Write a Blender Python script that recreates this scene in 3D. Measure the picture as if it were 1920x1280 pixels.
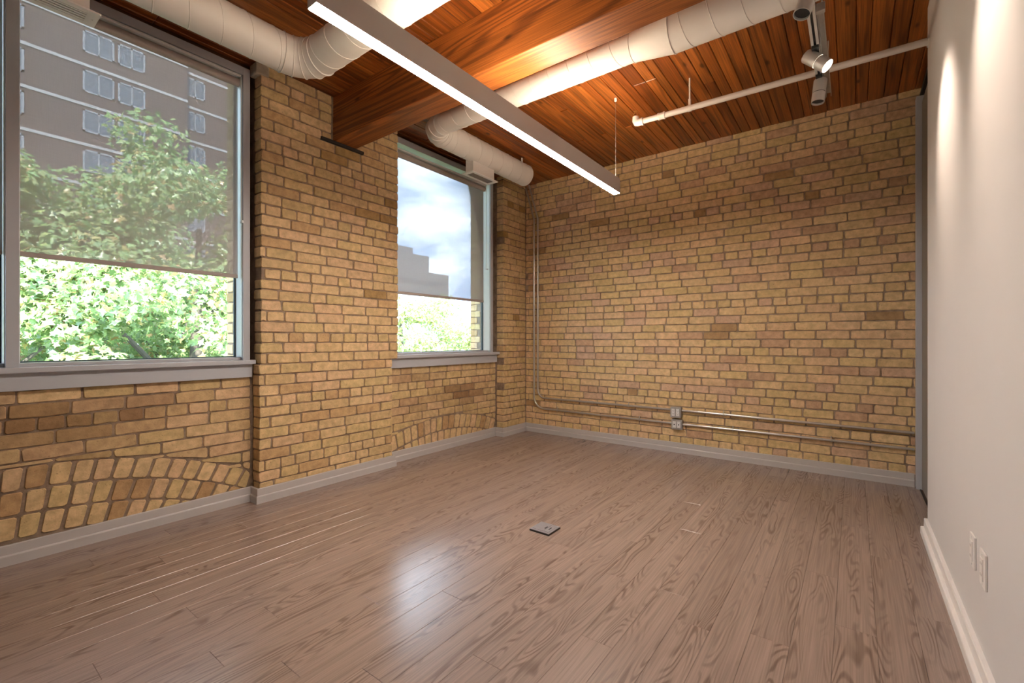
import bpy, bmesh, math, random
import numpy as np
from mathutils import Vector, Matrix, noise

# ------------------------------------------------------------------ reset
for o in list(bpy.data.objects):
    bpy.data.objects.remove(o)
scene = bpy.context.scene
COL = scene.collection
R = math.radians

# ------------------------------------------------------------------ camera
cam_d = bpy.data.cameras.new('camera')
cam_d.lens = 16.0
cam_d.sensor_width = 36.0
cam_d.shift_y = -2.0 / 1920.0
cam_d.clip_start = 0.02
cam_d.clip_end = 500
cam = bpy.data.objects.new('camera', cam_d)
cam.location = (0, 0, 1.12)
cam.rotation_euler = (R(90), 0, R(36.9 - 90))
COL.objects.link(cam)
scene.camera = cam

# ------------------------------------------------------------------ world, sun, exposure
scene.view_settings.view_transform = 'Standard'
scene.view_settings.look = 'None'
scene.view_settings.gamma = 1.0
scene.view_settings.use_curve_mapping = False
scene.view_settings.exposure = 1.42

WORLD_STRENGTH = 5.0
SUN_STRENGTH = 9.0
PENDANT_DOWN = 55.0
PENDANT_UP = 35.0
SPOT_WATTS = 18.0

world = bpy.data.worlds.new('sky')
scene.world = world
world.use_nodes = True
wn = world.node_tree
for n in list(wn.nodes):
    wn.nodes.remove(n)
w_out = wn.nodes.new('ShaderNodeOutputWorld')
w_bg = wn.nodes.new('ShaderNodeBackground')
w_tc = wn.nodes.new('ShaderNodeTexCoord')
w_map = wn.nodes.new('ShaderNodeMapping')
w_map.inputs['Scale'].default_value = (1, 1, 2.2)
w_noise = wn.nodes.new('ShaderNodeTexNoise')
w_noise.inputs['Scale'].default_value = 3.4
w_noise.inputs['Detail'].default_value = 6
w_noise.inputs['Roughness'].default_value = 0.52
w_ramp = wn.nodes.new('ShaderNodeValToRGB')
w_ramp.color_ramp.elements[0].position = 0.36
w_ramp.color_ramp.elements[0].color = (0.15, 0.25, 0.46, 1)
w_ramp.color_ramp.elements[1].position = 0.62
w_ramp.color_ramp.elements[1].color = (0.74, 0.83, 0.95, 1)
e = w_ramp.color_ramp.elements.new(0.50)
e.color = (0.30, 0.40, 0.57, 1)
w_bg.inputs['Strength'].default_value = WORLD_STRENGTH
wn.links.new(w_tc.outputs['Generated'], w_map.inputs['Vector'])
wn.links.new(w_map.outputs['Vector'], w_noise.inputs['Vector'])
wn.links.new(w_noise.outputs['Fac'], w_ramp.inputs['Fac'])
wn.links.new(w_ramp.outputs['Color'], w_bg.inputs['Color'])
wn.links.new(w_bg.outputs['Background'], w_out.inputs['Surface'])

sun_d = bpy.data.lights.new('sun', 'SUN')
sun_d.energy = SUN_STRENGTH
sun_d.angle = R(1.0)
sun_d.color = (1.0, 0.95, 0.86)
sun = bpy.data.objects.new('sun', sun_d)
sun.rotation_euler = Vector((0.35, 0.72, -0.62)).to_track_quat('-Z', 'Y').to_euler()
sun.location = (-6, -12, 14)
COL.objects.link(sun)

rng = random.Random(7)


# ------------------------------------------------------------------ helpers
def link(o, parent=None):
    COL.objects.link(o)
    if parent is not None:
        o.parent = parent
    return o


def tag(o, label=None, cat=None, group=None, kind=None):
    if label:
        o['label'] = label
    if cat:
        o['category'] = cat
    if group:
        o['group'] = group
    if kind:
        o['kind'] = kind
    return o


def empty(name, loc=(0, 0, 0)):
    o = bpy.data.objects.new(name, None)
    o.location = loc
    o.empty_display_size = 0.1
    return link(o)


def mesh_obj(name, verts, faces, mat, parent=None, smooth=False):
    """mesh object in world coordinates; its origin is moved to its bounding-box centre"""
    v = np.array([tuple(p) for p in verts], dtype=float)
    c = (v.min(0) + v.max(0)) / 2
    me = bpy.data.meshes.new(name)
    me.from_pydata((v - c).tolist(), [], faces)
    me.materials.append(mat)
    if smooth:
        me.polygons.foreach_set('use_smooth', [True] * len(me.polygons))
    me.update()
    o = bpy.data.objects.new(name, me)
    link(o, parent)
    base = Vector((0, 0, 0))
    p = parent
    while p is not None:
        base += Vector(p.location)
        p = p.parent
    o.location = Vector(c) - base
    return o


class MB:
    """collects shapes of ONE part"""
    def __init__(self):
        self.v = []
        self.f = []

    def add(self, verts, faces):
        n = len(self.v)
        self.v += [tuple(p) for p in verts]
        self.f += [tuple(i + n for i in f) for f in faces]
        return self

    def box(self, x0, x1, y0, y1, z0, z1, bev=0.0):
        if bev > 0:
            bm = bmesh.new()
            bmesh.ops.create_cube(bm, size=1.0)
            for vv in bm.verts:
                vv.co = Vector(((x0 + x1) / 2 + vv.co.x * (x1 - x0), (y0 + y1) / 2 + vv.co.y * (y1 - y0),
                                (z0 + z1) / 2 + vv.co.z * (z1 - z0)))
            bmesh.ops.bevel(bm, geom=list(bm.edges), offset=bev, segments=2, affect='EDGES', profile=0.6)
            bm.verts.index_update()
            vs = [tuple(vv.co) for vv in bm.verts]
            fs = [tuple(vv.index for vv in ff.verts) for ff in bm.faces]
            bm.free()
            return self.add(vs, fs)
        vs = [(x0, y0, z0), (x1, y0, z0), (x1, y1, z0), (x0, y1, z0), (x0, y0, z1), (x1, y0, z1), (x1, y1, z1), (x0, y1, z1)]
        fs = [(0, 3, 2, 1), (4, 5, 6, 7), (0, 1, 5, 4), (1, 2, 6, 5), (2, 3, 7, 6), (3, 0, 4, 7)]
        return self.add(vs, fs)

    def tube(self, pts, rad, n=16, cap=True):
        """mitred tube along a polyline; rad is a number or a list"""
        pts = [Vector(p) for p in pts]
        k = len(pts)
        rads = rad if isinstance(rad, (list, tuple)) else [rad] * k
        tang = []
        for i in range(k):
            if i == 0:
                t = pts[1] - pts[0]
            elif i == k - 1:
                t = pts[-1] - pts[-2]
            else:
                t = (pts[i] - pts[i - 1]).normalized() + (pts[i + 1] - pts[i]).normalized()
            tang.append(t.normalized())
        up = Vector((0, 0, 1)) if abs(tang[0].z) < 0.9 else Vector((1, 0, 0))
        vs = []
        side = tang[0].cross(up).normalized()
        for i in range(k):
            t = tang[i]
            side = (side - t * side.dot(t)).normalized()
            u2 = t.cross(side)
            m = 1.0
            if 0 < i < k - 1:
                c = (pts[i] - pts[i - 1]).normalized().dot(t)
                m = 1 / max(c, 0.5)
            bend = None
            if 0 < i < k - 1 and m > 1.0005:
                bend = ((pts[i + 1] - pts[i]).normalized() - (pts[i] - pts[i - 1]).normalized())
                bend = bend.normalized()
            for j in range(n):
                a = 2 * math.pi * j / n
                off = side * math.cos(a) * rads[i] + u2 * math.sin(a) * rads[i]
                if bend is not None:
                    off = off + bend * off.dot(bend) * (m - 1)
                vs.append(pts[i] + off)
        fs = []
        for i in range(k - 1):
            for j in range(n):
                a = i * n + j
                b = i * n + (j + 1) % n
                fs.append((a, b, b + n, a + n))
        if cap:
            fs.append(tuple(range(n - 1, -1, -1)))
            fs.append(tuple((k - 1) * n + j for j in range(n)))
        return self.add(vs, fs)

    def build(self, name, mat, parent=None, smooth=False):
        return mesh_obj(name, self.v, self.f, mat, parent, smooth)


def auto_smooth(o, ang=40):
    me = o.data
    me.polygons.foreach_set('use_smooth', [True] * len(me.polygons))
    bm = bmesh.new()
    bm.from_mesh(me)
    for ed in bm.edges:
        if len(ed.link_faces) == 2 and ed.calc_face_angle(0) > R(ang):
            ed.smooth = False
    bm.to_mesh(me)
    bm.free()
    return o


def boxpart(name, b, mat, parent=None, bev=0.0):
    return MB().box(*b, bev=bev).build(name, mat, parent)


# ------------------------------------------------------------------ materials
def new_mat(name):
    m = bpy.data.materials.new(name)
    m.use_nodes = True
    nt = m.node_tree
    b = nt.nodes['Principled BSDF']
    return m, nt, b


def plain(name, col, rough=0.5, metal=0.0, noise=0.0, nscale=30.0, bump=0.0):
    m, nt, b = new_mat(name)
    b.inputs['Base Color'].default_value = (*col, 1)
    b.inputs['Roughness'].default_value = rough
    b.inputs['Metallic'].default_value = metal
    if noise > 0 or bump > 0:
        tc = nt.nodes.new('ShaderNodeTexCoord')
        no = nt.nodes.new('ShaderNodeTexNoise')
        no.inputs['Scale'].default_value = nscale
        no.inputs['Detail'].default_value = 5
        nt.links.new(tc.outputs['Object'], no.inputs['Vector'])
        if noise > 0:
            mx = nt.nodes.new('ShaderNodeMixRGB')
            mx.blend_type = 'MULTIPLY'
            mx.inputs['Fac'].default_value = noise
            mx.inputs['Color1'].default_value = (*col, 1)
            nt.links.new(no.outputs['Color'], mx.inputs['Color2'])
            hs = nt.nodes.new('ShaderNodeHueSaturation')
            hs.inputs['Saturation'].default_value = 0.0
            hs.inputs['Value'].default_value = 1.8
            nt.links.new(no.outputs['Color'], hs.inputs['Color'])
            nt.links.new(hs.outputs['Color'], mx.inputs['Color2'])
            nt.links.new(mx.outputs['Color'], b.inputs['Base Color'])
        if bump > 0:
            bp = nt.nodes.new('ShaderNodeBump')
            bp.inputs['Strength'].default_value = bump
            bp.inputs['Distance'].default_value = 0.003
            nt.links.new(no.outputs['Fac'], bp.inputs['Height'])
            nt.links.new(bp.outputs['Normal'], b.inputs['Normal'])
    return m


def emit_mat(name, col, strength):
    m, nt, b = new_mat(name)
    b.inputs['Base Color'].default_value = (0.8, 0.8, 0.8, 1)
    b.inputs['Emission Color'].default_value = (*col, 1)
    b.inputs['Emission Strength'].default_value = strength
    return m


def brick_mat(name, source):
    """source: 'object' (Object Info colour) or 'mesh' (colour attribute tone)"""
    m, nt, b = new_mat(name)
    L = nt.links
    geo = nt.nodes.new('ShaderNodeNewGeometry')
    if source == 'object':
        src = nt.nodes.new('ShaderNodeObjectInfo').outputs['Color']
    else:
        a = nt.nodes.new('ShaderNodeAttribute')
        a.attribute_name = 'tone'
        src = a.outputs['Color']
    n1 = nt.nodes.new('ShaderNodeTexNoise')
    n1.inputs['Scale'].default_value = 22
    n1.inputs['Detail'].default_value = 7
    n1.inputs['Roughness'].default_value = 0.62
    n2 = nt.nodes.new('ShaderNodeTexNoise')
    n2.inputs['Scale'].default_value = 120
    n2.inputs['Detail'].default_value = 4
    L.new(geo.outputs['Position'], n1.inputs['Vector'])
    L.new(geo.outputs['Position'], n2.inputs['Vector'])
    r1 = nt.nodes.new('ShaderNodeValToRGB')
    r1.color_ramp.elements[0].position = 0.30
    r1.color_ramp.elements[0].color = (0.66, 0.62, 0.58, 1)
    r1.color_ramp.elements[1].position = 0.66
    r1.color_ramp.elements[1].color = (1.10, 1.08, 1.05, 1)
    L.new(n1.outputs['Fac'], r1.inputs['Fac'])
    mx = nt.nodes.new('ShaderNodeMixRGB')
    mx.blend_type = 'MULTIPLY'
    mx.inputs['Fac'].default_value = 0.85
    L.new(src, mx.inputs['Color1'])
    L.new(r1.outputs['Color'], mx.inputs['Color2'])
    # pits and specks
    r2 = nt.nodes.new('ShaderNodeValToRGB')
    r2.color_ramp.elements[0].position = 0.24
    r2.color_ramp.elements[0].color = (0.45, 0.40, 0.36, 1)
    r2.color_ramp.elements[1].position = 0.36
    r2.color_ramp.elements[1].color = (1, 1, 1, 1)
    L.new(n2.outputs['Fac'], r2.inputs['Fac'])
    mx2 = nt.nodes.new('ShaderNodeMixRGB')
    mx2.blend_type = 'MULTIPLY'
    mx2.inputs['Fac'].default_value = 0.9
    L.new(mx.outputs['Color'], mx2.inputs['Color1'])
    L.new(r2.outputs['Color'], mx2.inputs['Color2'])
    L.new(mx2.outputs['Color'], b.inputs['Base Color'])
    b.inputs['Roughness'].default_value = 0.82
    ad = nt.nodes.new('ShaderNodeMath')
    ad.operation = 'MULTIPLY_ADD'
    ad.inputs[1].default_value = 0.35
    L.new(n2.outputs['Fac'], ad.inputs[0])
    L.new(n1.outputs['Fac'], ad.inputs[2])
    bp = nt.nodes.new('ShaderNodeBump')
    bp.inputs['Strength'].default_value = 0.45
    bp.inputs['Distance'].default_value = 0.006
    L.new(ad.outputs['Value'], bp.inputs['Height'])
    L.new(bp.outputs['Normal'], b.inputs['Normal'])
    return m


def mortar_mat(name, col):
    m, nt, b = new_mat(name)
    L = nt.links
    geo = nt.nodes.new('ShaderNodeNewGeometry')
    n1 = nt.nodes.new('ShaderNodeTexNoise')
    n1.inputs['Scale'].default_value = 14
    n1.inputs['Detail'].default_value = 8
    n1.inputs['Roughness'].default_value = 0.7
    L.new(geo.outputs['Position'], n1.inputs['Vector'])
    r1 = nt.nodes.new('ShaderNodeValToRGB')
    r1.color_ramp.elements[0].position = 0.3
    r1.color_ramp.elements[0].color = (col[0] * 0.45, col[1] * 0.42, col[2] * 0.40, 1)
    r1.color_ramp.elements[1].position = 0.7
    r1.color_ramp.elements[1].color = (col[0] * 1.25, col[1] * 1.25, col[2] * 1.3, 1)
    L.new(n1.outputs['Fac'], r1.inputs['Fac'])
    L.new(r1.outputs['Color'], b.inputs['Base Color'])
    b.inputs['Roughness'].default_value = 0.95
    bp = nt.nodes.new('ShaderNodeBump')
    bp.inputs['Strength'].default_value = 0.7
    bp.inputs['Distance'].default_value = 0.006
    L.new(n1.outputs['Fac'], bp.inputs['Height'])
    L.new(bp.outputs['Normal'], b.inputs['Normal'])
    return m


def wood_mat(name, axis, dark, mid, light, rough=0.3, ringscale=9.0, stretch=14.0, cover=1.0, knots=True,
             fine=0.35, coat=0.0, spec=0.5, grain_col=None, freq=62.0, ring_amt=0.8, vary=0.28, detail=2.5, thin=0.35, strip=1.0):
    """plank wood: cathedral rings + fibres along axis, different on every plank (Object Info random)"""
    m, nt, b = new_mat(name)
    L = nt.links
    N = nt.nodes.new
    tc = N('ShaderNodeTexCoord')
    oi = N('ShaderNodeObjectInfo')
    cb = N('ShaderNodeCombineXYZ')
    for i, k in enumerate((37.0, 61.0, 23.0)):
        mm = N('ShaderNodeMath')
        mm.operation = 'MULTIPLY'
        mm.inputs[1].default_value = k
        L.new(oi.outputs['Random'], mm.inputs[0])
        L.new(mm.outputs['Value'], cb.inputs[i])
    va = N('ShaderNodeVectorMath')
    va.operation = 'ADD'
    L.new(tc.outputs['Object'], va.inputs[0])
    L.new(cb.outputs['Vector'], va.inputs[1])
    mp = N('ShaderNodeMapping')
    sc = [1.0, 1.0, 1.0]
    sc[axis] = 1.0 / stretch
    mp.inputs['Scale'].default_value = sc
    L.new(va.outputs['Vector'], mp.inputs['Vector'])
    # slow field whose iso-lines are the rings
    n1 = N('ShaderNodeTexNoise')
    n1.inputs['Scale'].default_value = ringscale
    n1.inputs['Detail'].default_value = detail
    n1.inputs['Roughness'].default_value = 0.45
    n1.inputs['Distortion'].default_value = 0.25
    L.new(mp.outputs['Vector'], n1.inputs['Vector'])
    mu = N('ShaderNodeMath')
    mu.operation = 'MULTIPLY'
    mu.inputs[1].default_value = freq
    L.new(n1.outputs['Fac'], mu.inputs[0])
    sn = N('ShaderNodeMath')
    sn.operation = 'SINE'
    L.new(mu.outputs['Value'], sn.inputs[0])
    rr = N('ShaderNodeValToRGB')
    rr.color_ramp.elements[0].position = thin
    rr.color_ramp.elements[0].color = (0, 0, 0, 1)
    rr.color_ramp.elements[1].position = 0.95
    rr.color_ramp.elements[1].color = (1, 1, 1, 1)
    mr = N('ShaderNodeMapRange')
    mr.inputs['From Min'].default_value = -1
    mr.inputs['From Max'].default_value = 1
    L.new(sn.outputs['Value'], mr.inputs['Value'])
    L.new(mr.outputs['Result'], rr.inputs['Fac'])
    # patchiness of the rings
    n3 = N('ShaderNodeTexNoise')
    n3.inputs['Scale'].default_value = ringscale * (0.55 if strip == 1.0 else 1.5)
    n3.inputs['Detail'].default_value = 1.5
    va3 = N('ShaderNodeVectorMath')
    va3.operation = 'ADD'
    va3.inputs[1].default_value = (5.3, 9.1, 2.2)
    mp3 = N('ShaderNodeMapping')
    sc3 = [1.0, 1.0, 1.0]
    sc3[axis] = 1.0 / strip
    mp3.inputs['Scale'].default_value = sc3
    L.new(mp.outputs['Vector'], mp3.inputs['Vector'])
    L.new(mp3.outputs['Vector'], va3.inputs[0])
    L.new(va3.outputs['Vector'], n3.inputs['Vector'])
    r3 = N('ShaderNodeValToRGB')
    r3.color_ramp.elements[0].position = 0.50 - 0.22 * cover
    r3.color_ramp.elements[1].position = 0.66 - 0.10 * cover
    L.new(n3.outputs['Fac'], r3.inputs['Fac'])
    ring = N('ShaderNodeMath')
    ring.operation = 'MULTIPLY'
    L.new(rr.outputs['Color'], ring.inputs[0])
    L.new(r3.outputs['Color'], ring.inputs[1])
    # fibres
    mp2 = N('ShaderNodeMapping')
    sc2 = [170.0, 170.0, 170.0]
    sc2[axis] = 3.0
    mp2.inputs['Scale'].default_value = sc2
    L.new(va.outputs['Vector'], mp2.inputs['Vector'])
    n2 = N('ShaderNodeTexNoise')
    n2.inputs['Scale'].default_value = 1.0
    n2.inputs['Detail'].default_value = 3
    L.new(mp2.outputs['Vector'], n2.inputs['Vector'])
    # tone of the plank
    cr = N('ShaderNodeMixRGB')
    cr.inputs['Color1'].default_value = (*mid, 1)
    cr.inputs['Color2'].default_value = (*light, 1)
    L.new(oi.outputs['Random'], cr.inputs['Fac'])
    n4 = N('ShaderNodeTexNoise')
    n4.inputs['Scale'].default_value = 3.0
    n4.inputs['Detail'].default_value = 4
    L.new(mp.outputs['Vector'], n4.inputs['Vector'])
    r4 = N('ShaderNodeMapRange')
    r4.inputs['From Min'].default_value = 0.3
    r4.inputs['From Max'].default_value = 0.7
    r4.inputs['To Min'].default_value = 1.0 - vary
    r4.inputs['To Max'].default_value = 1.0 + vary * 0.65
    L.new(n4.outputs['Fac'], r4.inputs['Value'])
    tone = N('ShaderNodeMixRGB')
    tone.blend_type = 'MULTIPLY'
    tone.inputs['Fac'].default_value = 1.0
    L.new(cr.outputs['Color'], tone.inputs['Color1'])
    L.new(r4.outputs['Result'], tone.inputs['Color2'])
    mixr = N('ShaderNodeMixRGB')
    mixr.inputs['Color2'].default_value = (*(grain_col or dark), 1)
    fr = N('ShaderNodeMath')
    fr.operation = 'MULTIPLY'
    fr.inputs[1].default_value = ring_amt
    L.new(ring.outputs['Value'], fr.inputs[0])
    L.new(fr.outputs['Value'], mixr.inputs['Fac'])
    L.new(tone.outputs['Color'], mixr.inputs['Color1'])
    r2 = N('ShaderNodeMapRange')
    r2.inputs['From Min'].default_value = 0.25
    r2.inputs['From Max'].default_value = 0.75
    r2.inputs['To Min'].default_value = 1.0 - fine
    r2.inputs['To Max'].default_value = 1.0 + fine * 0.5
    L.new(n2.outputs['Fac'], r2.inputs['Value'])
    mixf = N('ShaderNodeMixRGB')
    mixf.blend_type = 'MULTIPLY'
    mixf.inputs['Fac'].default_value = 1.0
    L.new(mixr.outputs['Color'], mixf.inputs['Color1'])
    L.new(r2.outputs['Result'], mixf.inputs['Color2'])
    final = mixf.outputs['Color']
    if knots:
        mpk = N('ShaderNodeMapping')
        sk = [9.0, 9.0, 9.0]
        sk[axis] = 3.6
        mpk.inputs['Scale'].default_value = sk
        L.new(va.outputs['Vector'], mpk.inputs['Vector'])
        vo = N('ShaderNodeTexVoronoi')
        vo.inputs['Scale'].default_value = 0.75
        L.new(mpk.outputs['Vector'], vo.inputs['Vector'])
        rk = N('ShaderNodeValToRGB')
        rk.color_ramp.elements[0].position = 0.05
        rk.color_ramp.elements[0].color = (0.16, 0.12, 0.10, 1)
        rk.color_ramp.elements[1].position = 0.12
        rk.color_ramp.elements[1].color = (1, 1, 1, 1)
        L.new(vo.outputs['Distance'], rk.inputs['Fac'])
        mk = N('ShaderNodeMixRGB')
        mk.blend_type = 'MULTIPLY'
        mk.inputs['Fac'].default_value = 0.9
        L.new(final, mk.inputs['Color1'])
        L.new(rk.outputs['Color'], mk.inputs['Color2'])
        final = mk.outputs['Color']
    L.new(final, b.inputs['Base Color'])
    b.inputs['Roughness'].default_value = rough
    b.inputs['Specular IOR Level'].default_value = spec
    b.inputs['Coat Weight'].default_value = coat
    b.inputs['Coat Roughness'].default_value = 0.22
    bp = N('ShaderNodeBump')
    bp.inputs['Strength'].default_value = 0.12
    bp.inputs['Distance'].default_value = 0.002
    L.new(n2.outputs['Fac'], bp.inputs['Height'])
    L.new(bp.outputs['Normal'], b.inputs['Normal'])
    return m


def fabric_mat():
    """perforated sun-screen fabric: partly open weave, partly cloth that scatters light"""
    m, nt, b = new_mat('screen_fabric')
    nt.nodes.remove(b)
    L = nt.links
    N = nt.nodes.new
    out = nt.nodes['Material Output']
    tc = N('ShaderNodeTexCoord')
    mp = N('ShaderNodeMapping')
    mp.inputs['Scale'].default_value = (260, 260, 14)
    n1 = N('ShaderNodeTexNoise')
    n1.inputs['Scale'].default_value = 1.0
    mp2 = N('ShaderNodeMapping')
    mp2.inputs['Scale'].default_value = (14, 14, 260)
    n2 = N('ShaderNodeTexNoise')
    n2.inputs['Scale'].default_value = 1.0
    L.new(tc.outputs['Object'], mp.inputs['Vector'])
    L.new(mp.outputs['Vector'], n1.inputs['Vector'])
    L.new(tc.outputs['Object'], mp2.inputs['Vector'])
    L.new(mp2.outputs['Vector'], n2.inputs['Vector'])
    ad = N('ShaderNodeMath')
    L.new(n1.outputs['Fac'], ad.inputs[0])
    L.new(n2.outputs['Fac'], ad.inputs[1])
    mr = N('ShaderNodeMapRange')
    mr.inputs['From Min'].default_value = 0.6
    mr.inputs['From Max'].default_value = 1.4
    mr.inputs['To Min'].default_value = 0.91
    mr.inputs['To Max'].default_value = 0.83
    L.new(ad.outputs['Value'], mr.inputs['Value'])
    tr = N('ShaderNodeBsdfTransparent')
    df = N('ShaderNodeBsdfDiffuse')
    df.inputs['Color'].default_value = (0.40, 0.36, 0.35, 1)
    tl = N('ShaderNodeBsdfTranslucent')
    tl.inputs['Color'].default_value = (0.36, 0.35, 0.35, 1)
    m1 = N('ShaderNodeMixShader')
    m1.inputs['Fac'].default_value = 0.13
    L.new(df.outputs['BSDF'], m1.inputs[1])
    L.new(tl.outputs['BSDF'], m1.inputs[2])
    m2 = N('ShaderNodeMixShader')
    L.new(mr.outputs['Result'], m2.inputs['Fac'])
    L.new(tr.outputs['BSDF'], m2.inputs[1])
    L.new(m1.outputs['Shader'], m2.inputs[2])
    L.new(m2.outputs['Shader'], out.inputs['Surface'])
    return m


def glass_mat():
    m, nt, b = new_mat('window_glass')
    nt.nodes.remove(b)
    N = nt.nodes.new
    out = nt.nodes['Material Output']
    tr = N('ShaderNodeBsdfTransparent')
    tr.inputs['Color'].default_value = (0.95, 0.985, 0.99, 1)
    gl = N('ShaderNodeBsdfGlossy')
    gl.inputs['Roughness'].default_value = 0.0
    fz = N('ShaderNodeFresnel')
    fz.inputs['IOR'].default_value = 1.3
    ms = N('ShaderNodeMixShader')
    nt.links.new(fz.outputs['Fac'], ms.inputs['Fac'])
    nt.links.new(tr.outputs['BSDF'], ms.inputs[1])
    nt.links.new(gl.outputs['BSDF'], ms.inputs[2])
    nt.links.new(ms.outputs['Shader'], out.inputs['Surface'])
    return m


def leaf_mat():
    m, nt, b = new_mat('leaf')
    nt.nodes.remove(b)
    N = nt.nodes.new
    L = nt.links
    out = nt.nodes['Material Output']
    a = N('ShaderNodeAttribute')
    a.attribute_name = 'tone'
    df = N('ShaderNodeBsdfDiffuse')
    tl = N('ShaderNodeBsdfTranslucent')
    L.new(a.outputs['Color'], df.inputs['Color'])
    L.new(a.outputs['Color'], tl.inputs['Color'])
    ms = N('ShaderNodeMixShader')
    ms.inputs['Fac'].default_value = 0.42
    L.new(df.outputs['BSDF'], ms.inputs[1])
    L.new(tl.outputs['BSDF'], ms.inputs[2])
    gl = N('ShaderNodeBsdfGlossy')
    gl.inputs['Roughness'].default_value = 0.35
    m3 = N('ShaderNodeMixShader')
    m3.inputs['Fac'].default_value = 0.10
    L.new(ms.outputs['Shader'], m3.inputs[1])
    L.new(gl.outputs['BSDF'], m3.inputs[2])
    L.new(m3.outputs['Shader'], out.inputs['Surface'])
    return m


M = {}
M['brick'] = brick_mat('brick_face', 'object')
M['brick_joined'] = brick_mat('brick_face_far', 'mesh')
M['mortar'] = mortar_mat('mortar', (0.32, 0.232, 0.158))
M['mortar_back'] = mortar_mat('mortar_back', (0.36, 0.27, 0.19))
M['ceil_wood'] = wood_mat('ceiling_wood', 0, (0.07, 0.018, 0.004), (0.27, 0.066, 0.011), (0.46, 0.140, 0.024), rough=0.34,
                          ringscale=9.0, stretch=22.0, cover=1.2, fine=0.55, freq=46.0, ring_amt=0.6, vary=0.4)
M['beam_wood'] = wood_mat('beam_wood', 1, (0.10, 0.026, 0.006), (0.36, 0.105, 0.018), (0.42, 0.130, 0.024), rough=0.42,
                          ringscale=4.6, stretch=16.0, cover=1.6, fine=0.5, knots=True, freq=110.0, ring_amt=0.75, detail=1.5, vary=0.35)
M['floor'] = wood_mat('laminate_floor', 0, (0.12, 0.075, 0.055), (0.305, 0.220, 0.182), (0.325, 0.236, 0.196), rough=0.24,
                      ringscale=11.0, stretch=6.5, cover=0.30, knots=False, fine=0.26, spec=0.85,
                      grain_col=(0.165, 0.110, 0.085), freq=95.0, vary=0.08, detail=1.2, thin=0.45, strip=2.2)
M['floor_base'] = plain('floor_base', (0.07, 0.05, 0.04), 0.9)
M['dark_wood'] = wood_mat('dark_lintel_wood', 0, (0.03, 0.010, 0.004), (0.10, 0.035, 0.012), (0.15, 0.055, 0.018), rough=0.5,
                          ringscale=6, stretch=10, fine=0.3)
M['slab'] = plain('slab', (0.10, 0.05, 0.025), 0.9)
M['white_wall'] = plain('painted_drywall', (0.68, 0.645, 0.635), 0.62, noise=0.03, nscale=4, bump=0.04)
M['white_trim'] = plain('white_trim', (0.80, 0.76, 0.74), 0.42)
M['grey_trim'] = plain('grey_trim', (0.50, 0.465, 0.45), 0.45, noise=0.06, nscale=6)
M['frame'] = plain('window_frame_paint', (0.47, 0.475, 0.505), 0.40)
M['frame_white'] = plain('window_sash_vinyl', (0.80, 0.84, 0.88), 0.35)
M['gasket'] = plain('gasket', (0.03, 0.05, 0.07), 0.6)
M['duct'] = plain('duct_paint', (0.74, 0.71, 0.68), 0.42, noise=0.05, nscale=5)
M['duct_white'] = plain('diffuser_paint', (0.84, 0.84, 0.84), 0.4)
M['slot'] = plain('slot_dark', (0.015, 0.015, 0.018), 0.7)
M['slot_grey'] = plain('slot_grey', (0.30, 0.27, 0.25), 0.6)
M['fixture'] = plain('fixture_paint', (0.56, 0.52, 0.49), 0.45)
M['lens'] = emit_mat('led_lens', (1.0, 0.905, 0.80), PENDANT_DOWN)
M['uplens'] = emit_mat('led_up_lens', (1.0, 0.80, 0.58), PENDANT_UP)
M['spot_face'] = emit_mat('spot_face', (1.0, 0.86, 0.68), 18.0)
M['silver'] = plain('satin_silver', (0.62, 0.60, 0.58), 0.38, 0.35)
M['strut'] = plain('galvanised_strut', (0.50, 0.48, 0.46), 0.45, 0.55, noise=0.2, nscale=40)
M['emt'] = plain('emt_conduit', (0.62, 0.60, 0.57), 0.30, 0.85, noise=0.1, nscale=20)
M['galv'] = plain('galvanised_box', (0.45, 0.44, 0.43), 0.42, 0.6, noise=0.25, nscale=40)
M['recept'] = plain('receptacle_plastic', (0.76, 0.75, 0.74), 0.35)
M['plate_white'] = plain('plate_plastic', (0.80, 0.76, 0.73), 0.35)
M['pipe'] = plain('pipe_paint', (0.74, 0.68, 0.63), 0.42)
M['brass'] = plain('brass', (0.62, 0.35, 0.13), 0.3, 0.9)
M['black_steel'] = plain('black_steel', (0.022, 0.016, 0.012), 0.6)
M['black'] = plain('black_plastic', (0.02, 0.02, 0.02), 0.5)
M['fabric'] = fabric_mat()
M['hem'] = plain('hem_fabric', (0.42, 0.36, 0.33), 0.75, noise=0.1, nscale=60)
M['head_rail'] = plain('head_rail_paint', (0.72, 0.73, 0.72), 0.4)
M['glass'] = glass_mat()
M['door'] = plain('door_grey', (0.22, 0.205, 0.185), 0.4)
M['floor_metal'] = plain('floor_box_metal', (0.36, 0.34, 0.35), 0.42, 0.5, noise=0.15, nscale=30)
M['leaf'] = leaf_mat()
M['bark'] = plain('bark', (0.12, 0.10, 0.08), 0.9, noise=0.5, nscale=12, bump=0.6)
M['stone'] = plain('rough_stone', (0.40, 0.34, 0.26), 0.95, noise=0.5, nscale=25, bump=0.8)
M['tower_brick'] = plain('tower_brick', (0.095, 0.066, 0.060), 0.85, noise=0.3, nscale=3)
M['tower_band'] = plain('tower_band', (0.34, 0.32, 0.32), 0.8)
M['tower_frame'] = plain('tower_window_frame', (0.22, 0.22, 0.24), 0.5)
M['tower_glass'] = plain('tower_window_glass', (0.10, 0.115, 0.14), 0.35)
M['far_tower'] = plain('far_tower_concrete', (0.17, 0.175, 0.19), 0.8, noise=0.2, nscale=2)
M['far_dark'] = plain('far_tower_window', (0.12, 0.125, 0.14), 0.2)
M['grass'] = plain('grass', (0.10, 0.16, 0.05), 0.95, noise=0.5, nscale=3)

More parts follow.
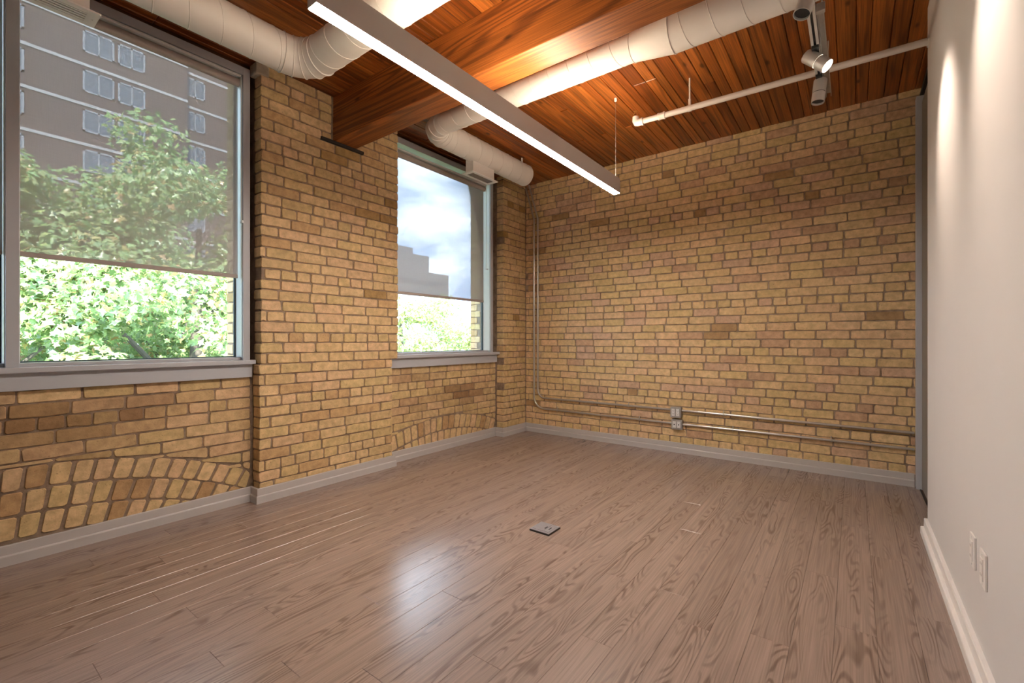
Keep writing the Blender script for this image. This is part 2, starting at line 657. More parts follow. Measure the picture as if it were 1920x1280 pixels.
# ------------------------------------------------------------------ key dimensions (metres)
CEIL = 3.04
XB = 4.64           # brick face of the back wall
YR = 3.378          # brick face under the windows
YP = 3.28           # brick face of the pilaster
YC = 3.27           # brick face of the corner pier
YW = -0.342         # white wall face
XREAR = -1.8
CH = 0.0745         # brick course


# ------------------------------------------------------------------ brick work
def brick_shape(w, h, dep, r, jitter=0.0022):
    """one worn brick: outline of ten points, rounded front. local u (width), v (height), depth 0 = front, dep = back"""
    hw, hh = w / 2, h / 2
    c = min(0.0065, hw * 0.35, hh * 0.35)
    j = lambda: r.uniform(-jitter, jitter)
    out = [(-hw + c, -hh), (r.uniform(-0.2, 0.2) * w, -hh + j()), (hw - c, -hh), (hw, -hh + c), (hw, hh - c), (hw - c, hh),
           (r.uniform(-0.2, 0.2) * w, hh + j()), (-hw + c, hh), (-hw, hh - c), (-hw, -hh + c)]
    out = [(u + j(), v + j()) for u, v in out]
    return finish_brick(out, dep, r)


def finish_brick(out, dep, r):
    n = len(out)
    cu = sum(p[0] for p in out) / n
    cv = sum(p[1] for p in out) / n
    ins = 0.0035
    vs = [(u, dep, v) for u, v in out]
    vs += [(u, 0.005 + r.uniform(-0.0012, 0.0012), v) for u, v in out]
    for u, v in out:
        du, dv = cu - u, cv - v
        l = math.hypot(du, dv) or 1
        vs.append((u + du / l * ins, r.uniform(-0.0008, 0.0008), v + dv / l * ins))
    fs = []
    for i in range(n):
        k = (i + 1) % n
        fs.append((i, k, n + k, n + i))
        fs.append((n + i, n + k, 2 * n + k, 2 * n + i))
    fs.append(tuple(2 * n + i for i in range(n)))
    return vs, fs


def stain(u, z):
    s_ = 0.55 * math.exp(-((u - 0.42) / 0.34) ** 2 - ((z - 0.66) / 0.13) ** 2)
    s_ += 0.45 * math.exp(-((u - 0.80) / 0.10) ** 2 - ((z - 0.72) / 0.14) ** 2)
    s_ += 0.55 * math.exp(-((u - 3.60) / 0.45) ** 2 - ((z - 0.55) / 0.09) ** 2)
    s_ += 0.35 * math.exp(-((u - 2.75) / 0.25) ** 2 - ((z - 0.80) / 0.06) ** 2)
    return s_ + 0.28 * noise.noise(Vector((u * 2.6, z * 6.0, 3.0)))


def brick_tone(r, style, u=0.0, z=0.0):
    t = r.random()
    base = [(0.69, 0.500, 0.265), (0.71, 0.515, 0.280), (0.66, 0.475, 0.245), (0.70, 0.485, 0.280), (0.66, 0.490, 0.240)]
    c = list(r.choice(base))
    k = r.uniform(0.94, 1.06)
    if style == 'back':
        k *= 1.05
        if t < 0.025:
            c = [0.42, 0.27, 0.13]
        elif t < 0.10:
            c = [0.57, 0.37, 0.23]
        elif t < 0.20:
            c = [0.62, 0.42, 0.28]
    elif style == 'spandrel':
        q = max(0.0, min(0.85, stain(u, z) * 1.55 + r.uniform(-0.10, 0.16)))
        d_ = (0.27, 0.145, 0.060)
        c = [c[i] * (1 - q) + d_[i] * q for i in range(3)]
        k *= 0.98
    elif style == 'soldier':
        if t < 0.15:
            c = [0.52, 0.33, 0.16]
    else:
        if t < 0.03:
            c = [0.42, 0.27, 0.105]
        elif t < 0.12:
            c = [0.60, 0.40, 0.20]
    return (c[0] * k, c[1] * k, c[2] * k, 1.0)


VAR = {}


def variant(kind, w, h, dep):
    key = (kind, round(dep, 3))
    if key not in VAR:
        r = random.Random(hash((kind, round(dep * 1000))) & 0xffff if False else int(dep * 1000) + len(kind) * 31)
        VAR[key] = []
        for i in range(9):
            vs, fs = brick_shape(w, h, dep, r)
            me = bpy.data.meshes.new('brick')
            me.from_pydata(vs, [], fs)
            me.materials.append(M['brick'])
            me.update()
            VAR[key].append((me, w))
    return VAR[key]


# a facing is: origin, direction of u (unit vector), outward normal; local brick y axis points INTO the wall
def facing_matrix(o, u, n):
    u = Vector(u)
    n = Vector(n)
    return Matrix(((u.x, -n.x, 0, o[0]), (u.y, -n.y, 0, o[1]), (0, 0, 1, o[2]), (0, 0, 0, 1)))


def lay_rows(u0, u1, z0, z1, r, z_first=0.0, gap=0.009, header_every=6, hshift=0):
    """list of (ua, ub, za, zb) of the bricks in running bond with header courses"""
    res = []
    k0 = int(math.floor((z0 - z_first) / CH))
    k = k0
    while True:
        za = z_first + k * CH
        zb = za + CH
        if za >= z1 - 0.02:
            break
        a = max(za, z0)
        b_ = min(zb, z1)
        if b_ - a > 0.03:
            head = ((k + hshift) % header_every == 3)
            pitch = 0.1135 if head else 0.233
            rr = random.Random(k * 131 + hshift)
            start = u0 - rr.uniform(0.0, 1.0) * 0.03 - (pitch * 0.5 if (k % 2) else 0.0) - rr.choice((0.0, 0.06))
            u = start
            while u < u1 - 0.012:
                p = pitch * r.uniform(0.94, 1.06)
                if not head and r.random() < 0.05:
                    p *= 0.55
                ua, ub = max(u, u0), min(u + p, u1)
                if ub - ua > 0.034:
                    # swallow slivers at the end
                    if u1 - ub < 0.045:
                        ub = u1
                    res.append((ua + gap / 2, ub - gap / 2, a + gap / 2, b_ - gap / 2, head))
                    if ub == u1:
                        break
                u += p
        k += 1
    return res


def put_brick(parent, mtx, ua, ub, za, zb, dep, style, r, tilt=0.0, proud=0.0):
    w, h = ub - ua, zb - za
    kind = 'header' if w < 0.16 else 'stretcher'
    w0 = 0.105 if kind == 'header' else 0.224
    me, _ = r.choice(variant(kind, w0, CH - 0.009, dep))
    o = bpy.data.objects.new('brick', me)
    COL.objects.link(o)
    o.parent = parent
    loc = mtx @ Vector(((ua + ub) / 2, -proud, (za + zb) / 2))
    mm = Matrix.Translation(loc) @ mtx.to_3x3().to_4x4() @ Matrix.Rotation(tilt, 4, 'Y') @ Matrix.Diagonal((w / w0, 1, h / (CH - 0.009), 1))
    if r.random() < 0.5:
        mm = mm @ Matrix.Rotation(math.pi, 4, 'Y')
    o.matrix_parent_inverse = Matrix.Identity(4)
    o.matrix_local = Matrix.Translation(-Vector(parent.location)) @ mm
    o.color = brick_tone(r, style, (ua + ub) / 2, (za + zb) / 2)
    return o


def put_poly_brick(parent, mtx, pts, dep, style, r):
    cu = sum(p[0] for p in pts) / len(pts)
    cv = sum(p[1] for p in pts) / len(pts)
    # cut the corners
    out = []
    n = len(pts)
    for i in range(n):
        p0, p1, p2 = pts[i - 1], pts[i], pts[(i + 1) % n]
        for q in (p0, p2):
            l = math.hypot(q[0] - p1[0], q[1] - p1[1]) or 1
            c = min(0.009, l * 0.3)
            out.append((p1[0] + (q[0] - p1[0]) / l * c - cu + r.uniform(-0.0016, 0.0016),
                        p1[1] + (q[1] - p1[1]) / l * c - cv + r.uniform(-0.0016, 0.0016)))
    vs, fs = finish_brick(out, dep, r)
    me = bpy.data.meshes.new('brick')
    me.from_pydata(vs, [], fs)
    me.materials.append(M['brick'])
    o = bpy.data.objects.new('brick', me)
    COL.objects.link(o)
    o.parent = parent
    loc = mtx @ Vector((cu, 0, cv))
    o.matrix_local = Matrix.Translation(-Vector(parent.location)) @ Matrix.Translation(loc) @ mtx.to_3x3().to_4x4()
    o.color = brick_tone(r, style, cu, cv)
    return o


# ------------------------------------------------------------------ room shell
# back wall
wall_back = boxpart('wall_back', (XB + 0.007, XB + 0.30, -1.4, 3.7, -0.3, CEIL + 0.26), M['mortar_back'])
tag(wall_back, 'tall buff brick end wall carrying the two steel conduits', 'wall', kind='structure')
mt_back = facing_matrix((XB, 3.27, 0), (0, -1, 0), (-1, 0, 0))     # u runs from the corner to the right
rb = random.Random(21)
rows = lay_rows(0.0, 3.74, 0.06, CEIL + 0.01, rb, z_first=0.012, hshift=2)


def seen(row):
    y = 3.27 - (row[0] + row[1]) / 2
    de = XB * 0.8 + y * 0.6
    return (row[1] - row[0]) * (row[3] - row[2]) / (de * de) * (1.0 if y > -0.40 else 0.0)


order = sorted(range(len(rows)), key=lambda i: -seen(rows[i]))
parts_idx = set(order[:300])
jv, jf, jc = [], [], []
for i, (ua, ub, za, zb, head) in enumerate(rows):
    tilt = rb.uniform(-0.006, 0.006)
    proud = rb.uniform(-0.002, 0.003)
    if i in parts_idx:
        put_brick(wall_back, mt_back, ua, ub, za, zb, 0.03, 'back', rb, tilt, proud)
    else:
        vs, fs = brick_shape(ub - ua, zb - za, 0.03, rb)
        n = len(jv)
        for v in vs:
            p = mt_back @ Vector((v[0] + (ua + ub) / 2, v[1] - proud, v[2] + (za + zb) / 2))
            jv.append(tuple(p))
        jf += [tuple(a + n for a in f) for f in fs]
        t = brick_tone(rb, 'back')
        jc += [t] * len(fs)
far = mesh_obj('brick_field', jv, jf, M['brick_joined'], wall_back)
at = far.data.attributes.new('tone', 'FLOAT_COLOR', 'FACE')
at.data.foreach_set('color', [c for t in jc for c in t])
tag(far, kind='stuff')

# wall under the windows
wall_left = empty('wall_left', (0, 3.5, 0))
tag(wall_left, 'stained buff brick wall with buried arches below the window sills', 'wall', kind='structure')
MB().box(-1.9, 1.55, YR + 0.007, 3.66, -0.3, 0.955).build('mortar_bed', M['mortar'], wall_left)
MB().box(2.55, 4.30, YR + 0.007, 3.66, -0.3, 0.955).build('mortar_bed', M['mortar'], wall_left)
MB().box(-1.9, -0.80, YR - 0.02, 3.66, 0.955, CEIL + 0.2).build('mortar_bed', M['mortar'], wall_left)
MB().box(-1.9, 4.9, 3.40, 3.66, 3.0, CEIL + 0.2).build('lintel', M['dark_wood'], wall_left)
mt_rec = facing_matrix((0, YR, 0), (1, 0, 0), (0, -1, 0))


class Arch:
    def __init__(self, cx, cz, r_out, rings, ring_h, gap=0.012):
        self.cx, self.cz, self.ro, self.rings, self.rh, self.gap = cx, cz, r_out, rings, ring_h, gap

    def top(self, u):
        d = u - self.cx
        if abs(d) >= self.ro:
            return -9
        return self.cz + math.sqrt(self.ro ** 2 - d * d)


def circ(p1, p2, p3):
    (x1, y1), (x2, y2), (x3, y3) = p1, p2, p3
    a = 2 * (x2 - x1); b = 2 * (y2 - y1); c = x2 * x2 + y2 * y2 - x1 * x1 - y1 * y1
    d = 2 * (x3 - x1); e_ = 2 * (y3 - y1); f = x3 * x3 + y3 * y3 - x1 * x1 - y1 * y1
    cx = (c * e_ - b * f) / (a * e_ - b * d)
    cz = (a * f - c * d) / (a * e_ - b * d)
    return cx, cz, math.hypot(x1 - cx, y1 - cz)


c1 = circ((0.316, 0.473), (0.90, 0.408), (1.412, 0.224))
c2 = circ((2.672, 0.240), (3.28, 0.336), (4.088, 0.222))
arches = [(Arch(*c1, 3, 0.122), -1.0, 1.452), (Arch(*c2, 2, 0.145), 2.605, 4.176)]
rs = random.Random(5)
for (ar, xa, xb) in arches:
    for (ua, ub, za, zb, head) in lay_rows(xa, xb, 0.06, 0.868, rs, z_first=0.052, hshift=1):
        ta, tb = ar.top(ua) + 0.012, ar.top(ub) + 0.012
        tm = ar.top((ua + ub) / 2) + 0.012
        if max(ta, tb, tm) <= za:
            put_brick(wall_left, mt_rec, ua, ub, za, zb, 0.03, 'spandrel', rs, rs.uniform(-0.02, 0.012), rs.uniform(-0.002, 0.003))
        else:
            la, lb = max(za, ta), max(zb if False else za, tb)
            la = max(za, ta)
            lb = max(za, tb)
            if zb - la < 0.012 and zb - lb < 0.012:
                continue
            if zb - la < 0.012:
                la = zb - 0.012
            if zb - lb < 0.012:
                lb = zb - 0.012
            put_poly_brick(wall_left, mt_rec, [(ua, la), (ub, lb), (ub, zb), (ua, zb)], 0.03, 'spandrel', rs)
    # voussoirs
    for ring in range(ar.rings):
        r1 = ar.ro - ring * ar.rh
        r0 = r1 - ar.rh + ar.gap
        rm = (r0 + r1) / 2
        pitch = 0.087 / rm
        a0 = math.asin(max(-1, min(1, (xa - ar.cx) / r1)))
        a1 = math.asin(max(-1, min(1, (xb - ar.cx) / r1)))
        a = a0 + rs.uniform(0, pitch)
        while a < a1:
            w = pitch * rs.uniform(0.92, 1.06)
            b0, b1 = a + 0.0075 / rm, a + w - 0.0075 / rm
            lean = 0.006 / rm
            q = [(ar.cx + r0 * math.sin(b0 - lean), ar.cz + r0 * math.cos(b0)), (ar.cx + r0 * math.sin(b1 - lean), ar.cz + r0 * math.cos(b1)),
                 (ar.cx + r1 * math.sin(b1 + lean), ar.cz + r1 * math.cos(b1)), (ar.cx + r1 * math.sin(b0 + lean), ar.cz + r1 * math.cos(b0))]
            q = [(min(max(x, xa + 0.004), xb - 0.004), max(z, 0.06)) for x, z in q]
            if max(z for x, z in q) - min(z for x, z in q) > 0.03 and max(x for x, z in q) - min(x for x, z in q) > 0.02 and q[3][1] > 0.085:
                put_poly_brick(wall_left, mt_rec, q, 0.03, 'soldier', rs)
            a += w

# pilaster between the windows
wall_pil = empty('wall_pilaster', (2.05, 3.4, 0))
tag(wall_pil, 'yellow brick pilaster between the two windows, carrying the timber beam', 'wall', kind='structure')
MB().box(1.472, 2.588, YP + 0.007, 3.66, -0.3, 0.957).build('mortar_bed', M['mortar'], wall_pil)
MB().box(1.482, 2.652, YP + 0.007, 3.66, 0.957, CEIL + 0.2).build('mortar_bed', M['mortar'], wall_pil)
mt_pil = facing_matrix((0, YP, 0), (1, 0, 0), (0, -1, 0))
rp = random.Random(11)
for (xa, xb, z0, z1) in ((1.460, 2.600, 0.06, 0.9545), (1.470, 2.664, 0.9545, 2.668), (1.472, 2.012, 2.668, CEIL + 0.01), (2.232, 2.664, 2.668, CEIL + 0.01)):
    for (ua, ub, za, zb, head) in lay_rows(xa, xb, z0, z1, rp, z_first=-0.014):
        edge = ua < xa + 0.02 or ub > xb - 0.02
        xo = rp.uniform(-0.004, 0.004)
        outer = (xa < 1.6 and ua < xa + 0.02) or (xb > 2.5 and ub > xb - 0.02)
        if outer and ua < xa + 0.02:
            ua += xo
        if outer and ub > xb - 0.02:
            ub += xo
        put_brick(wall_pil, mt_pil, ua, ub, za, zb, 0.092 if outer else 0.03, 'pil', rp, rp.uniform(-0.006, 0.006), rp.uniform(-0.002, 0.003))
st = MB().box(1.44, 1.53, 3.272, 3.372, 2.955, 3.035, bev=0.012).build('stone', M['stone'], wall_pil)

# corner pier
wall_cor = empty('wall_corner', (4.4, 3.4, 0))
tag(wall_cor, 'narrow buff brick pier in the corner right of the far window', 'wall', kind='structure')
MB().box(4.192, 4.70, YC + 0.007, 3.66, -0.3, CEIL + 0.2).build('mortar_bed', M['mortar'], wall_cor)
mt_cor = facing_matrix((0, YC, 0), (1, 0, 0), (0, -1, 0))
rc = random.Random(31)
for (ua, ub, za, zb, head) in lay_rows(4.180, XB - 0.002, 0.06, CEIL + 0.01, rc, z_first=0.02, hshift=3):
    outer = ua < 4.20
    put_brick(wall_cor, mt_cor, ua, ub, za, zb, 0.095 if outer else 0.03, 'pil', rc, rc.uniform(-0.006, 0.006), rc.uniform(-0.002, 0.003))
# brick reveals outside the glass, right of each window
for (par, xf) in ((wall_pil, 1.405), (wall_cor, 4.045)):
    MB().box(xf + 0.008, xf + 0.16, 3.50, 3.66, 0.9, CEIL).build('reveal_bed', M['mortar'], par)
    mt_rev = facing_matrix((xf, 3.66, 0), (0, -1, 0), (-1, 0, 0))
    rv = random.Random(int(xf * 10))
    k = 0
    z = 0.95
    while z < 3.0:
        if k % 2:
            put_brick(par, mt_rev, 0.004, 0.105, z, z + 0.066, 0.03, 'pil', rv)
        else:
            put_brick(par, mt_rev, 0.004, 0.150, z, z + 0.066, 0.03, 'pil', rv)
        z += CH
        k += 1

# white wall right, rear wall, wall added to block sky light leaking over the sliding door
wall_right = boxpart('wall_right', (XREAR - 0.1, 3.55, -1.3, YW, -0.3, CEIL + 0.2), M['white_wall'])
tag(wall_right, 'smooth white painted wall with two pools of spotlight', 'wall', kind='structure')
wall_rear = boxpart('wall_rear', (XREAR - 0.15, XREAR, -1.4, 3.66, -0.3, CEIL + 0.2), M['white_wall'])
tag(wall_rear, 'plain white painted wall behind the viewer', 'wall', kind='structure')
wall_light_stop = boxpart('wall_light_stop', (3.4, 4.9, -1.45, -1.3, -0.3, CEIL + 0.2), M['white_wall'])
tag(wall_light_stop, 'white wall added behind the sliding door to block sky light', 'wall', kind='structure')

# floor: slab and laminate planks
floor = boxpart('floor', (XREAR - 0.15, 4.9, -1.45, 3.7, -0.30, -0.0122), M['floor_base'])
tag(floor, 'brown grey wood grain laminate floor of long planks', 'floor', kind='structure')
PW = 0.1285
PL = 1.22


def plank_mesh(name, lx, wy, th, mat, c=0.0012, down=True):
    """plank with a small chamfer on the seen side; seen side is +z if down is False"""
    s = -1 if down else 1
    hx, hy = lx / 2, wy / 2
    vs = [(-hx, -hy, -s * th), (hx, -hy, -s * th), (hx, hy, -s * th), (-hx, hy, -s * th),
          (-hx, -hy, -s * c), (hx, -hy, -s * c), (hx, hy, -s * c), (-hx, hy, -s * c),
          (-hx + c, -hy + c, 0), (hx - c, -hy + c, 0), (hx - c, hy - c, 0), (-hx + c, hy - c, 0)]
    fs = []
    for a in (0, 4):
        for i in range(4):
            j = (i + 1) % 4
            fs.append((a + i, a + j, a + 4 + j, a + 4 + i))
    fs.append((8, 9, 10, 11))
    if s < 0:
        fs = [tuple(reversed(f)) for f in fs]
    me = bpy.data.meshes.new(name)
    me.from_pydata(vs, [], fs)
    me.materials.append(mat)
    me.update()
    return me


cache = {}
rf = random.Random(3)
yf = 3.40
row = 0
GAPF = 0.0006
while yf > -1.3:
    x = XREAR + [-0.35, -0.95, -0.05, -0.65, -1.1][row % 5] + rf.uniform(-0.1, 0.1)
    y0 = yf - PW
    xend = 4.66
    while x < xend:
        xa, xb = max(x, XREAR), min(x + PL, xend)
        if yf <= YW and xa < 3.5:      # under the solid white wall
            xa = max(xa, 3.45)
        if xb - xa > 0.05:
            key = round(xb - xa, 2)
            if key not in cache:
                cache[key] = plank_mesh('plank', key - GAPF, PW - GAPF, 0.012, M['floor'], c=0.0011, down=False)
            o = bpy.data.objects.new('plank', cache[key])
            COL.objects.link(o)
            o.parent = floor
            o.location = Vector(((xa + xb) / 2, y0 + PW / 2, 0)) - Vector(floor.location)
        x += PL
    yf -= PW
    row += 1

# ceiling: slab and boards
ceiling = boxpart('ceiling', (XREAR - 0.2, 4.95, -1.45, 3.75, CEIL + 0.022, CEIL + 0.3), M['slab'])
tag(ceiling, 'reddish stained timber board ceiling above the ducts', 'ceiling', kind='structure')
rcl = random.Random(9)
y = 3.46
i = 0
widths = [0.062, 0.075, 0.088, 0.100]
while y > -1.3:
    w = rcl.choice(widths)
    x = XREAR
    first = True
    while x < XB + 0.02:
        ln = rcl.choice((1.2, 1.8, 2.4, 3.0, 3.6)) if not first else rcl.choice((0.9, 1.8, 2.7, 3.4))
        first = False
        xb = min(x + ln, XB + 0.02)
        if XB + 0.02 - xb < 0.5:
            xb = XB + 0.02
        key = ('c', round(xb - x, 2), w)
        if key not in cache:
            cache[key] = plank_mesh('board', xb - x - 0.0015, w - 0.0025, 0.022, M['ceil_wood'], c=0.004, down=True)
        o = bpy.data.objects.new('board', cache[key])
        COL.objects.link(o)
        o.parent = ceiling
        o.location = Vector(((x + xb) / 2, y - w / 2, CEIL + rcl.uniform(-0.0015, 0.0015))) - Vector(ceiling.location)
        x = xb
    y -= w


# baseboards
def baseboard_run(parent, p0, p1, n, mat, prof, name='board', m0=0.0, m1=0.0):
    """extrude a profile (out, z) from p0 to p1, n = room-side normal; m0/m1 mitre factors (+ lengthens the outside)"""
    p0, p1, n = Vector((*p0, 0)), Vector((*p1, 0)), Vector((*n, 0))
    d = (p1 - p0).normalized()
    vs = []
    for (p, m, s) in ((p0, m0, -1), (p1, m1, 1)):
        for (o_, z) in prof:
            vs.append(p + n * o_ + d * (s * m * o_) + Vector((0, 0, z)))
    k = len(prof)
    fs = [(i, (i + 1) % k, (i + 1) % k + k, i + k) for i in range(k)]
    fs.append(tuple(range(k - 1, -1, -1)))
    fs.append(tuple(range(k, 2 * k)))
    return mesh_obj(name, vs, fs, mat, parent)


PROF = [(0, 0), (0.020, 0), (0.020, 0.046), (0.018, 0.050), (0.013, 0.054), (0.013, 0.098), (0.011, 0.101), (0, 0.101)]
bb = empty('baseboard_left', (2.0, 3.36, 0))
tag(bb, 'grey painted baseboard stepping around the pilaster along the window wall', 'baseboard', kind='structure')
yr, yp, yc = YR - 0.001, YP - 0.003, YC - 0.003
baseboard_run(bb, (XREAR, yr), (1.457, yr), (0, -1), M['grey_trim'], PROF, m1=-1)
baseboard_run(bb, (1.457, yr), (1.457, yp), (-1, 0), M['grey_trim'], PROF, m0=-1, m1=1)
baseboard_run(bb, (1.457, yp), (2.606, yp), (0, -1), M['grey_trim'], PROF, m0=1, m1=1)
baseboard_run(bb, (2.606, yp), (2.606, yr), (1, 0), M['grey_trim'], PROF, m0=1, m1=-1)
baseboard_run(bb, (2.606, yr), (4.176, yr), (0, -1), M['grey_trim'], PROF, m0=-1, m1=-1)
baseboard_run(bb, (4.176, yr), (4.176, yc), (-1, 0), M['grey_trim'], PROF, m0=-1, m1=1)
baseboard_run(bb, (4.176, yc), (XB - 0.004, yc), (0, -1), M['grey_trim'], PROF, m0=1, m1=-1)
b2 = baseboard_run(None, (XB - 0.004, yc), (XB - 0.004, -0.372), (-1, 0), M['grey_trim'], PROF, name='baseboard_back', m0=-1)
tag(b2, 'grey painted baseboard under the conduits on the end wall', 'baseboard', kind='structure')
PROFW = [(0, 0), (0.032, 0), (0.032, 0.036), (0.030, 0.040), (0.017, 0.042), (0.016, 0.086), (0.013, 0.090), (0, 0.090)]
b3 = baseboard_run(None, (XREAR, YW), (3.55, YW), (0, 1), M['white_trim'], PROFW, name='baseboard_right')
tag(b3, 'stepped white baseboard along the white wall', 'baseboard', kind='structure')

# sliding door beyond the white wall
door = empty('door_1', (4.1, -0.42, 0))
tag(door, 'grey sliding door with slim jamb at the end of the white wall', 'door', kind='structure')
boxpart('jamb', (4.565, 4.632, -0.425, -0.376, 0, 2.955), M['frame'], door, bev=0.003)
boxpart('door_panel', (3.50, 4.562, -0.440, -0.408, 0.012, 2.90), M['door'], door, bev=0.003)
boxpart('floor_track', (3.50, 4.562, -0.404, -0.396, 0, 0.006), M['black_steel'], door)
boxpart('head_track', (3.50, 4.632, -0.445, -0.400, 2.955, 2.985), M['black_steel'], door, bev=0.002)

# ------------------------------------------------------------------ windows
YG = 3.475


def window(name, label, x0, x1, mulls, stool_x, apron_x):
    """x0..x1 outer frame, mulls = list of (xa, xb)"""
    w = empty(name, ((x0 + x1) / 2, 3.42, 0.95))
    tag(w, label, 'window', kind='structure')
    zt = 3.0
    fw = 0.045
    yf0, yf1 = 3.358, 3.50
    F, W = M['frame'], M['frame_white']
    boxpart('jamb', (x0, x0 + fw, yf0, yf1, 0.985, zt), F, w, bev=0.002)
    boxpart('jamb', (x1 - fw, x1, yf0, yf1, 0.985, zt), F, w, bev=0.002)
    boxpart('head', (x0 + fw, x1 - fw, yf0, yf1, 2.945, zt), F, w, bev=0.002)
    boxpart('bottom_rail', (x0 + fw, x1 - fw, 3.395, yf1, 0.985, 1.004), F, w, bev=0.002)
    edges = [x0 + fw]
    for (a, b_) in mulls:
        boxpart('mullion', (a, b_, yf0, yf1, 0.985, 2.945), F, w, bev=0.002)
        edges += [a, b_]
    edges.append(x1 - fw)
    for i in range(0, len(edges), 2):
        a, b_ = edges[i], edges[i + 1]
        # vinyl liner on the jamb sides, gasket and pane
        boxpart('sash_liner', (b_ - 0.004, b_ - 0.0005, 3.372, YG - 0.006, 1.005, 2.944), W, w)
        boxpart('sash_liner', (a + 0.0005, a + 0.004, 3.372, YG - 0.006, 1.005, 2.944), W, w)
        g = MB()
        for (xa, xb, za, zb) in ((a + 0.004, a + 0.012, 1.004, 2.945), (b_ - 0.012, b_ - 0.004, 1.004, 2.945), (a + 0.012, b_ - 0.012, 1.004, 1.010), (a + 0.012, b_ - 0.012, 2.935, 2.945)):
            g.box(xa, xb, YG - 0.006, YG + 0.01, za, zb)
        g.build('gasket', M['gasket'], w)
        boxpart('pane', (a + 0.008, b_ - 0.008, YG, YG + 0.006, 1.006, 2.940), M['glass'], w)
    s = boxpart('window_sill', (stool_x[0], stool_x[1], 3.322, 3.395, 0.956, 0.985), F, w, bev=0.004)
    boxpart('sill_bed', (x0, x1, 3.395, 3.66, 0.94, 0.985), F, w)
    boxpart('apron', (apron_x[0], apron_x[1], 3.352, YR + 0.004, 0.866, 0.956), F, w, bev=0.002)
    return w


window('window_1', 'wide near window, grey framed, left of the brick pilaster', -0.80, 1.438, [(0.296, 0.343)], (-0.82, 1.462), (-0.82, 1.450))
window('window_2', 'narrower far window between the pilaster and the corner', 2.668, 4.105, [], (2.615, 4.188), (2.608, 4.172))


def blind(label, x0, x1, z_hem, z_rail, chain=True):
    y = 3.405
    b_ = empty('roller_blind', ((x0 + x1) / 2, y, z_hem))
    tag(b_, label, 'blind', 'screen roller blinds in the windows')
    # fabric: a thin sheet with thickness of cloth is one surface
    n = 14
    vs, fs = [], []
    for i in range(n + 1):
        x = x0 + (x1 - x0) * i / n
        for j in range(9):
            z = z_hem + 0.02 + (z_rail - 0.035 - z_hem - 0.02) * j / 8
            vs.append((x, y + 0.0012 * math.sin(i * 1.3) * (1 - j / 8), z))
    for i in range(n):
        for j in range(8):
            a = i * 9 + j
            fs.append((a, a + 9, a + 10, a + 1))
    mesh_obj('fabric', vs, fs, M['fabric'], b_, smooth=True)
    boxpart('hem_bar', (x0, x1, y - 0.006, y + 0.006, z_hem, z_hem + 0.026), M['hem'], b_, bev=0.004)
    auto_smooth(MB().tube([(x0, y - 0.012, z_rail - 0.03), (x1, y - 0.012, z_rail - 0.03)], 0.027, 20).build('roller', M['hem'], b_))
    boxpart('head_rail', (x0 - 0.004, x1 + 0.004, y - 0.047, y + 0.02, z_rail - 0.002, z_rail + 0.014), M['head_rail'], b_, bev=0.003)
    for xe in (x0 - 0.004, x1 + 0.001):
        boxpart('end_bracket', (xe, xe + 0.003, y - 0.045, y + 0.02, z_rail - 0.06, z_rail), M['head_rail'], b_)
    if chain:
        c = MB().tube([(x1 + 0.006, y - 0.046, z_rail - 0.03), (x1 + 0.006, y - 0.046, 1.94)], 0.0014, 6)
        c.tube([(x1 + 0.006, y - 0.036, z_rail - 0.03), (x1 + 0.006, y - 0.036, 1.94)], 0.0014, 6)
        c.build('pull_chain', M['head_rail'], b_)
        boxpart('chain_clip', (x1 + 0.001, x1 + 0.014, y - 0.060, y - 0.030, 1.925, 1.942), M['frame_white'], b_, bev=0.002)
    return b_


blind('taupe screen roller blind lowered halfway in the near window', 0.349, 1.377, 1.549, 2.925)
blind('taupe screen roller blind left of the mullion at the frame edge', -0.748, 0.290, 1.549, 2.925, chain=False)
blind('taupe screen roller blind lowered halfway in the far window', 2.722, 3.985, 1.555, 2.885)

# ------------------------------------------------------------------ timber beam
beam = empty('timber_beam', (2.122, 1.5, 2.68))
tag(beam, 'heavy stained timber ceiling beam resting on the brick pilaster', 'beam')
bm_ = MB().box(2.024, 2.220, -0.335, 3.40, 2.690, 2.885, bev=0.006).build('lower_timber', M['beam_wood'], beam)
bm_ = MB().box(2.026, 2.218, -0.335, 3.40, 2.8865, CEIL - 0.001, bev=0.004).build('upper_timber', M['beam_wood'], beam)
boxpart('bearing_plate', (1.915, 2.292, 3.262, 3.40, 2.668, 2.6895), M['black_steel'], beam, bev=0.002)


# ------------------------------------------------------------------ ducts
def helix(p0, axis, ln, r0, r1, pitch, phase=0.0):
    turns = ln / pitch
    n = int(turns * 36)
    pts = []
    for i in range(n + 1):
        t = i / n
        a = 2 * math.pi * turns * t + phase
        r = r0 + (r1 - r0) * t
        if axis == 'X':
            pts.append((p0[0] + ln * t, p0[1] + r * math.cos(a), p0[2] + r * math.sin(a)))
        else:
            pts.append((p0[0] + r * math.cos(a), p0[1] - ln * t, p0[2] + r * math.sin(a)))
    return pts


def duct_run(parent, p0, axis, ln, r0, r1=None, pitch=0.14, name='duct_section', seam=True, phase=0.0):
    r1 = r0 if r1 is None else r1
    p1 = (p0[0] + ln, p0[1], p0[2]) if axis == 'X' else (p0[0], p0[1] - ln, p0[2])
    s = auto_smooth(MB().tube([p0, p1], [r0, r1], 48).build(name, M['duct'], parent))
    if seam:
        auto_smooth(MB().tube(helix(p0, axis, ln, r0 + 0.0002, r1 + 0.0002, pitch, phase), 0.0026, 6).build('spiral_seam', M['duct'], s))
    return s


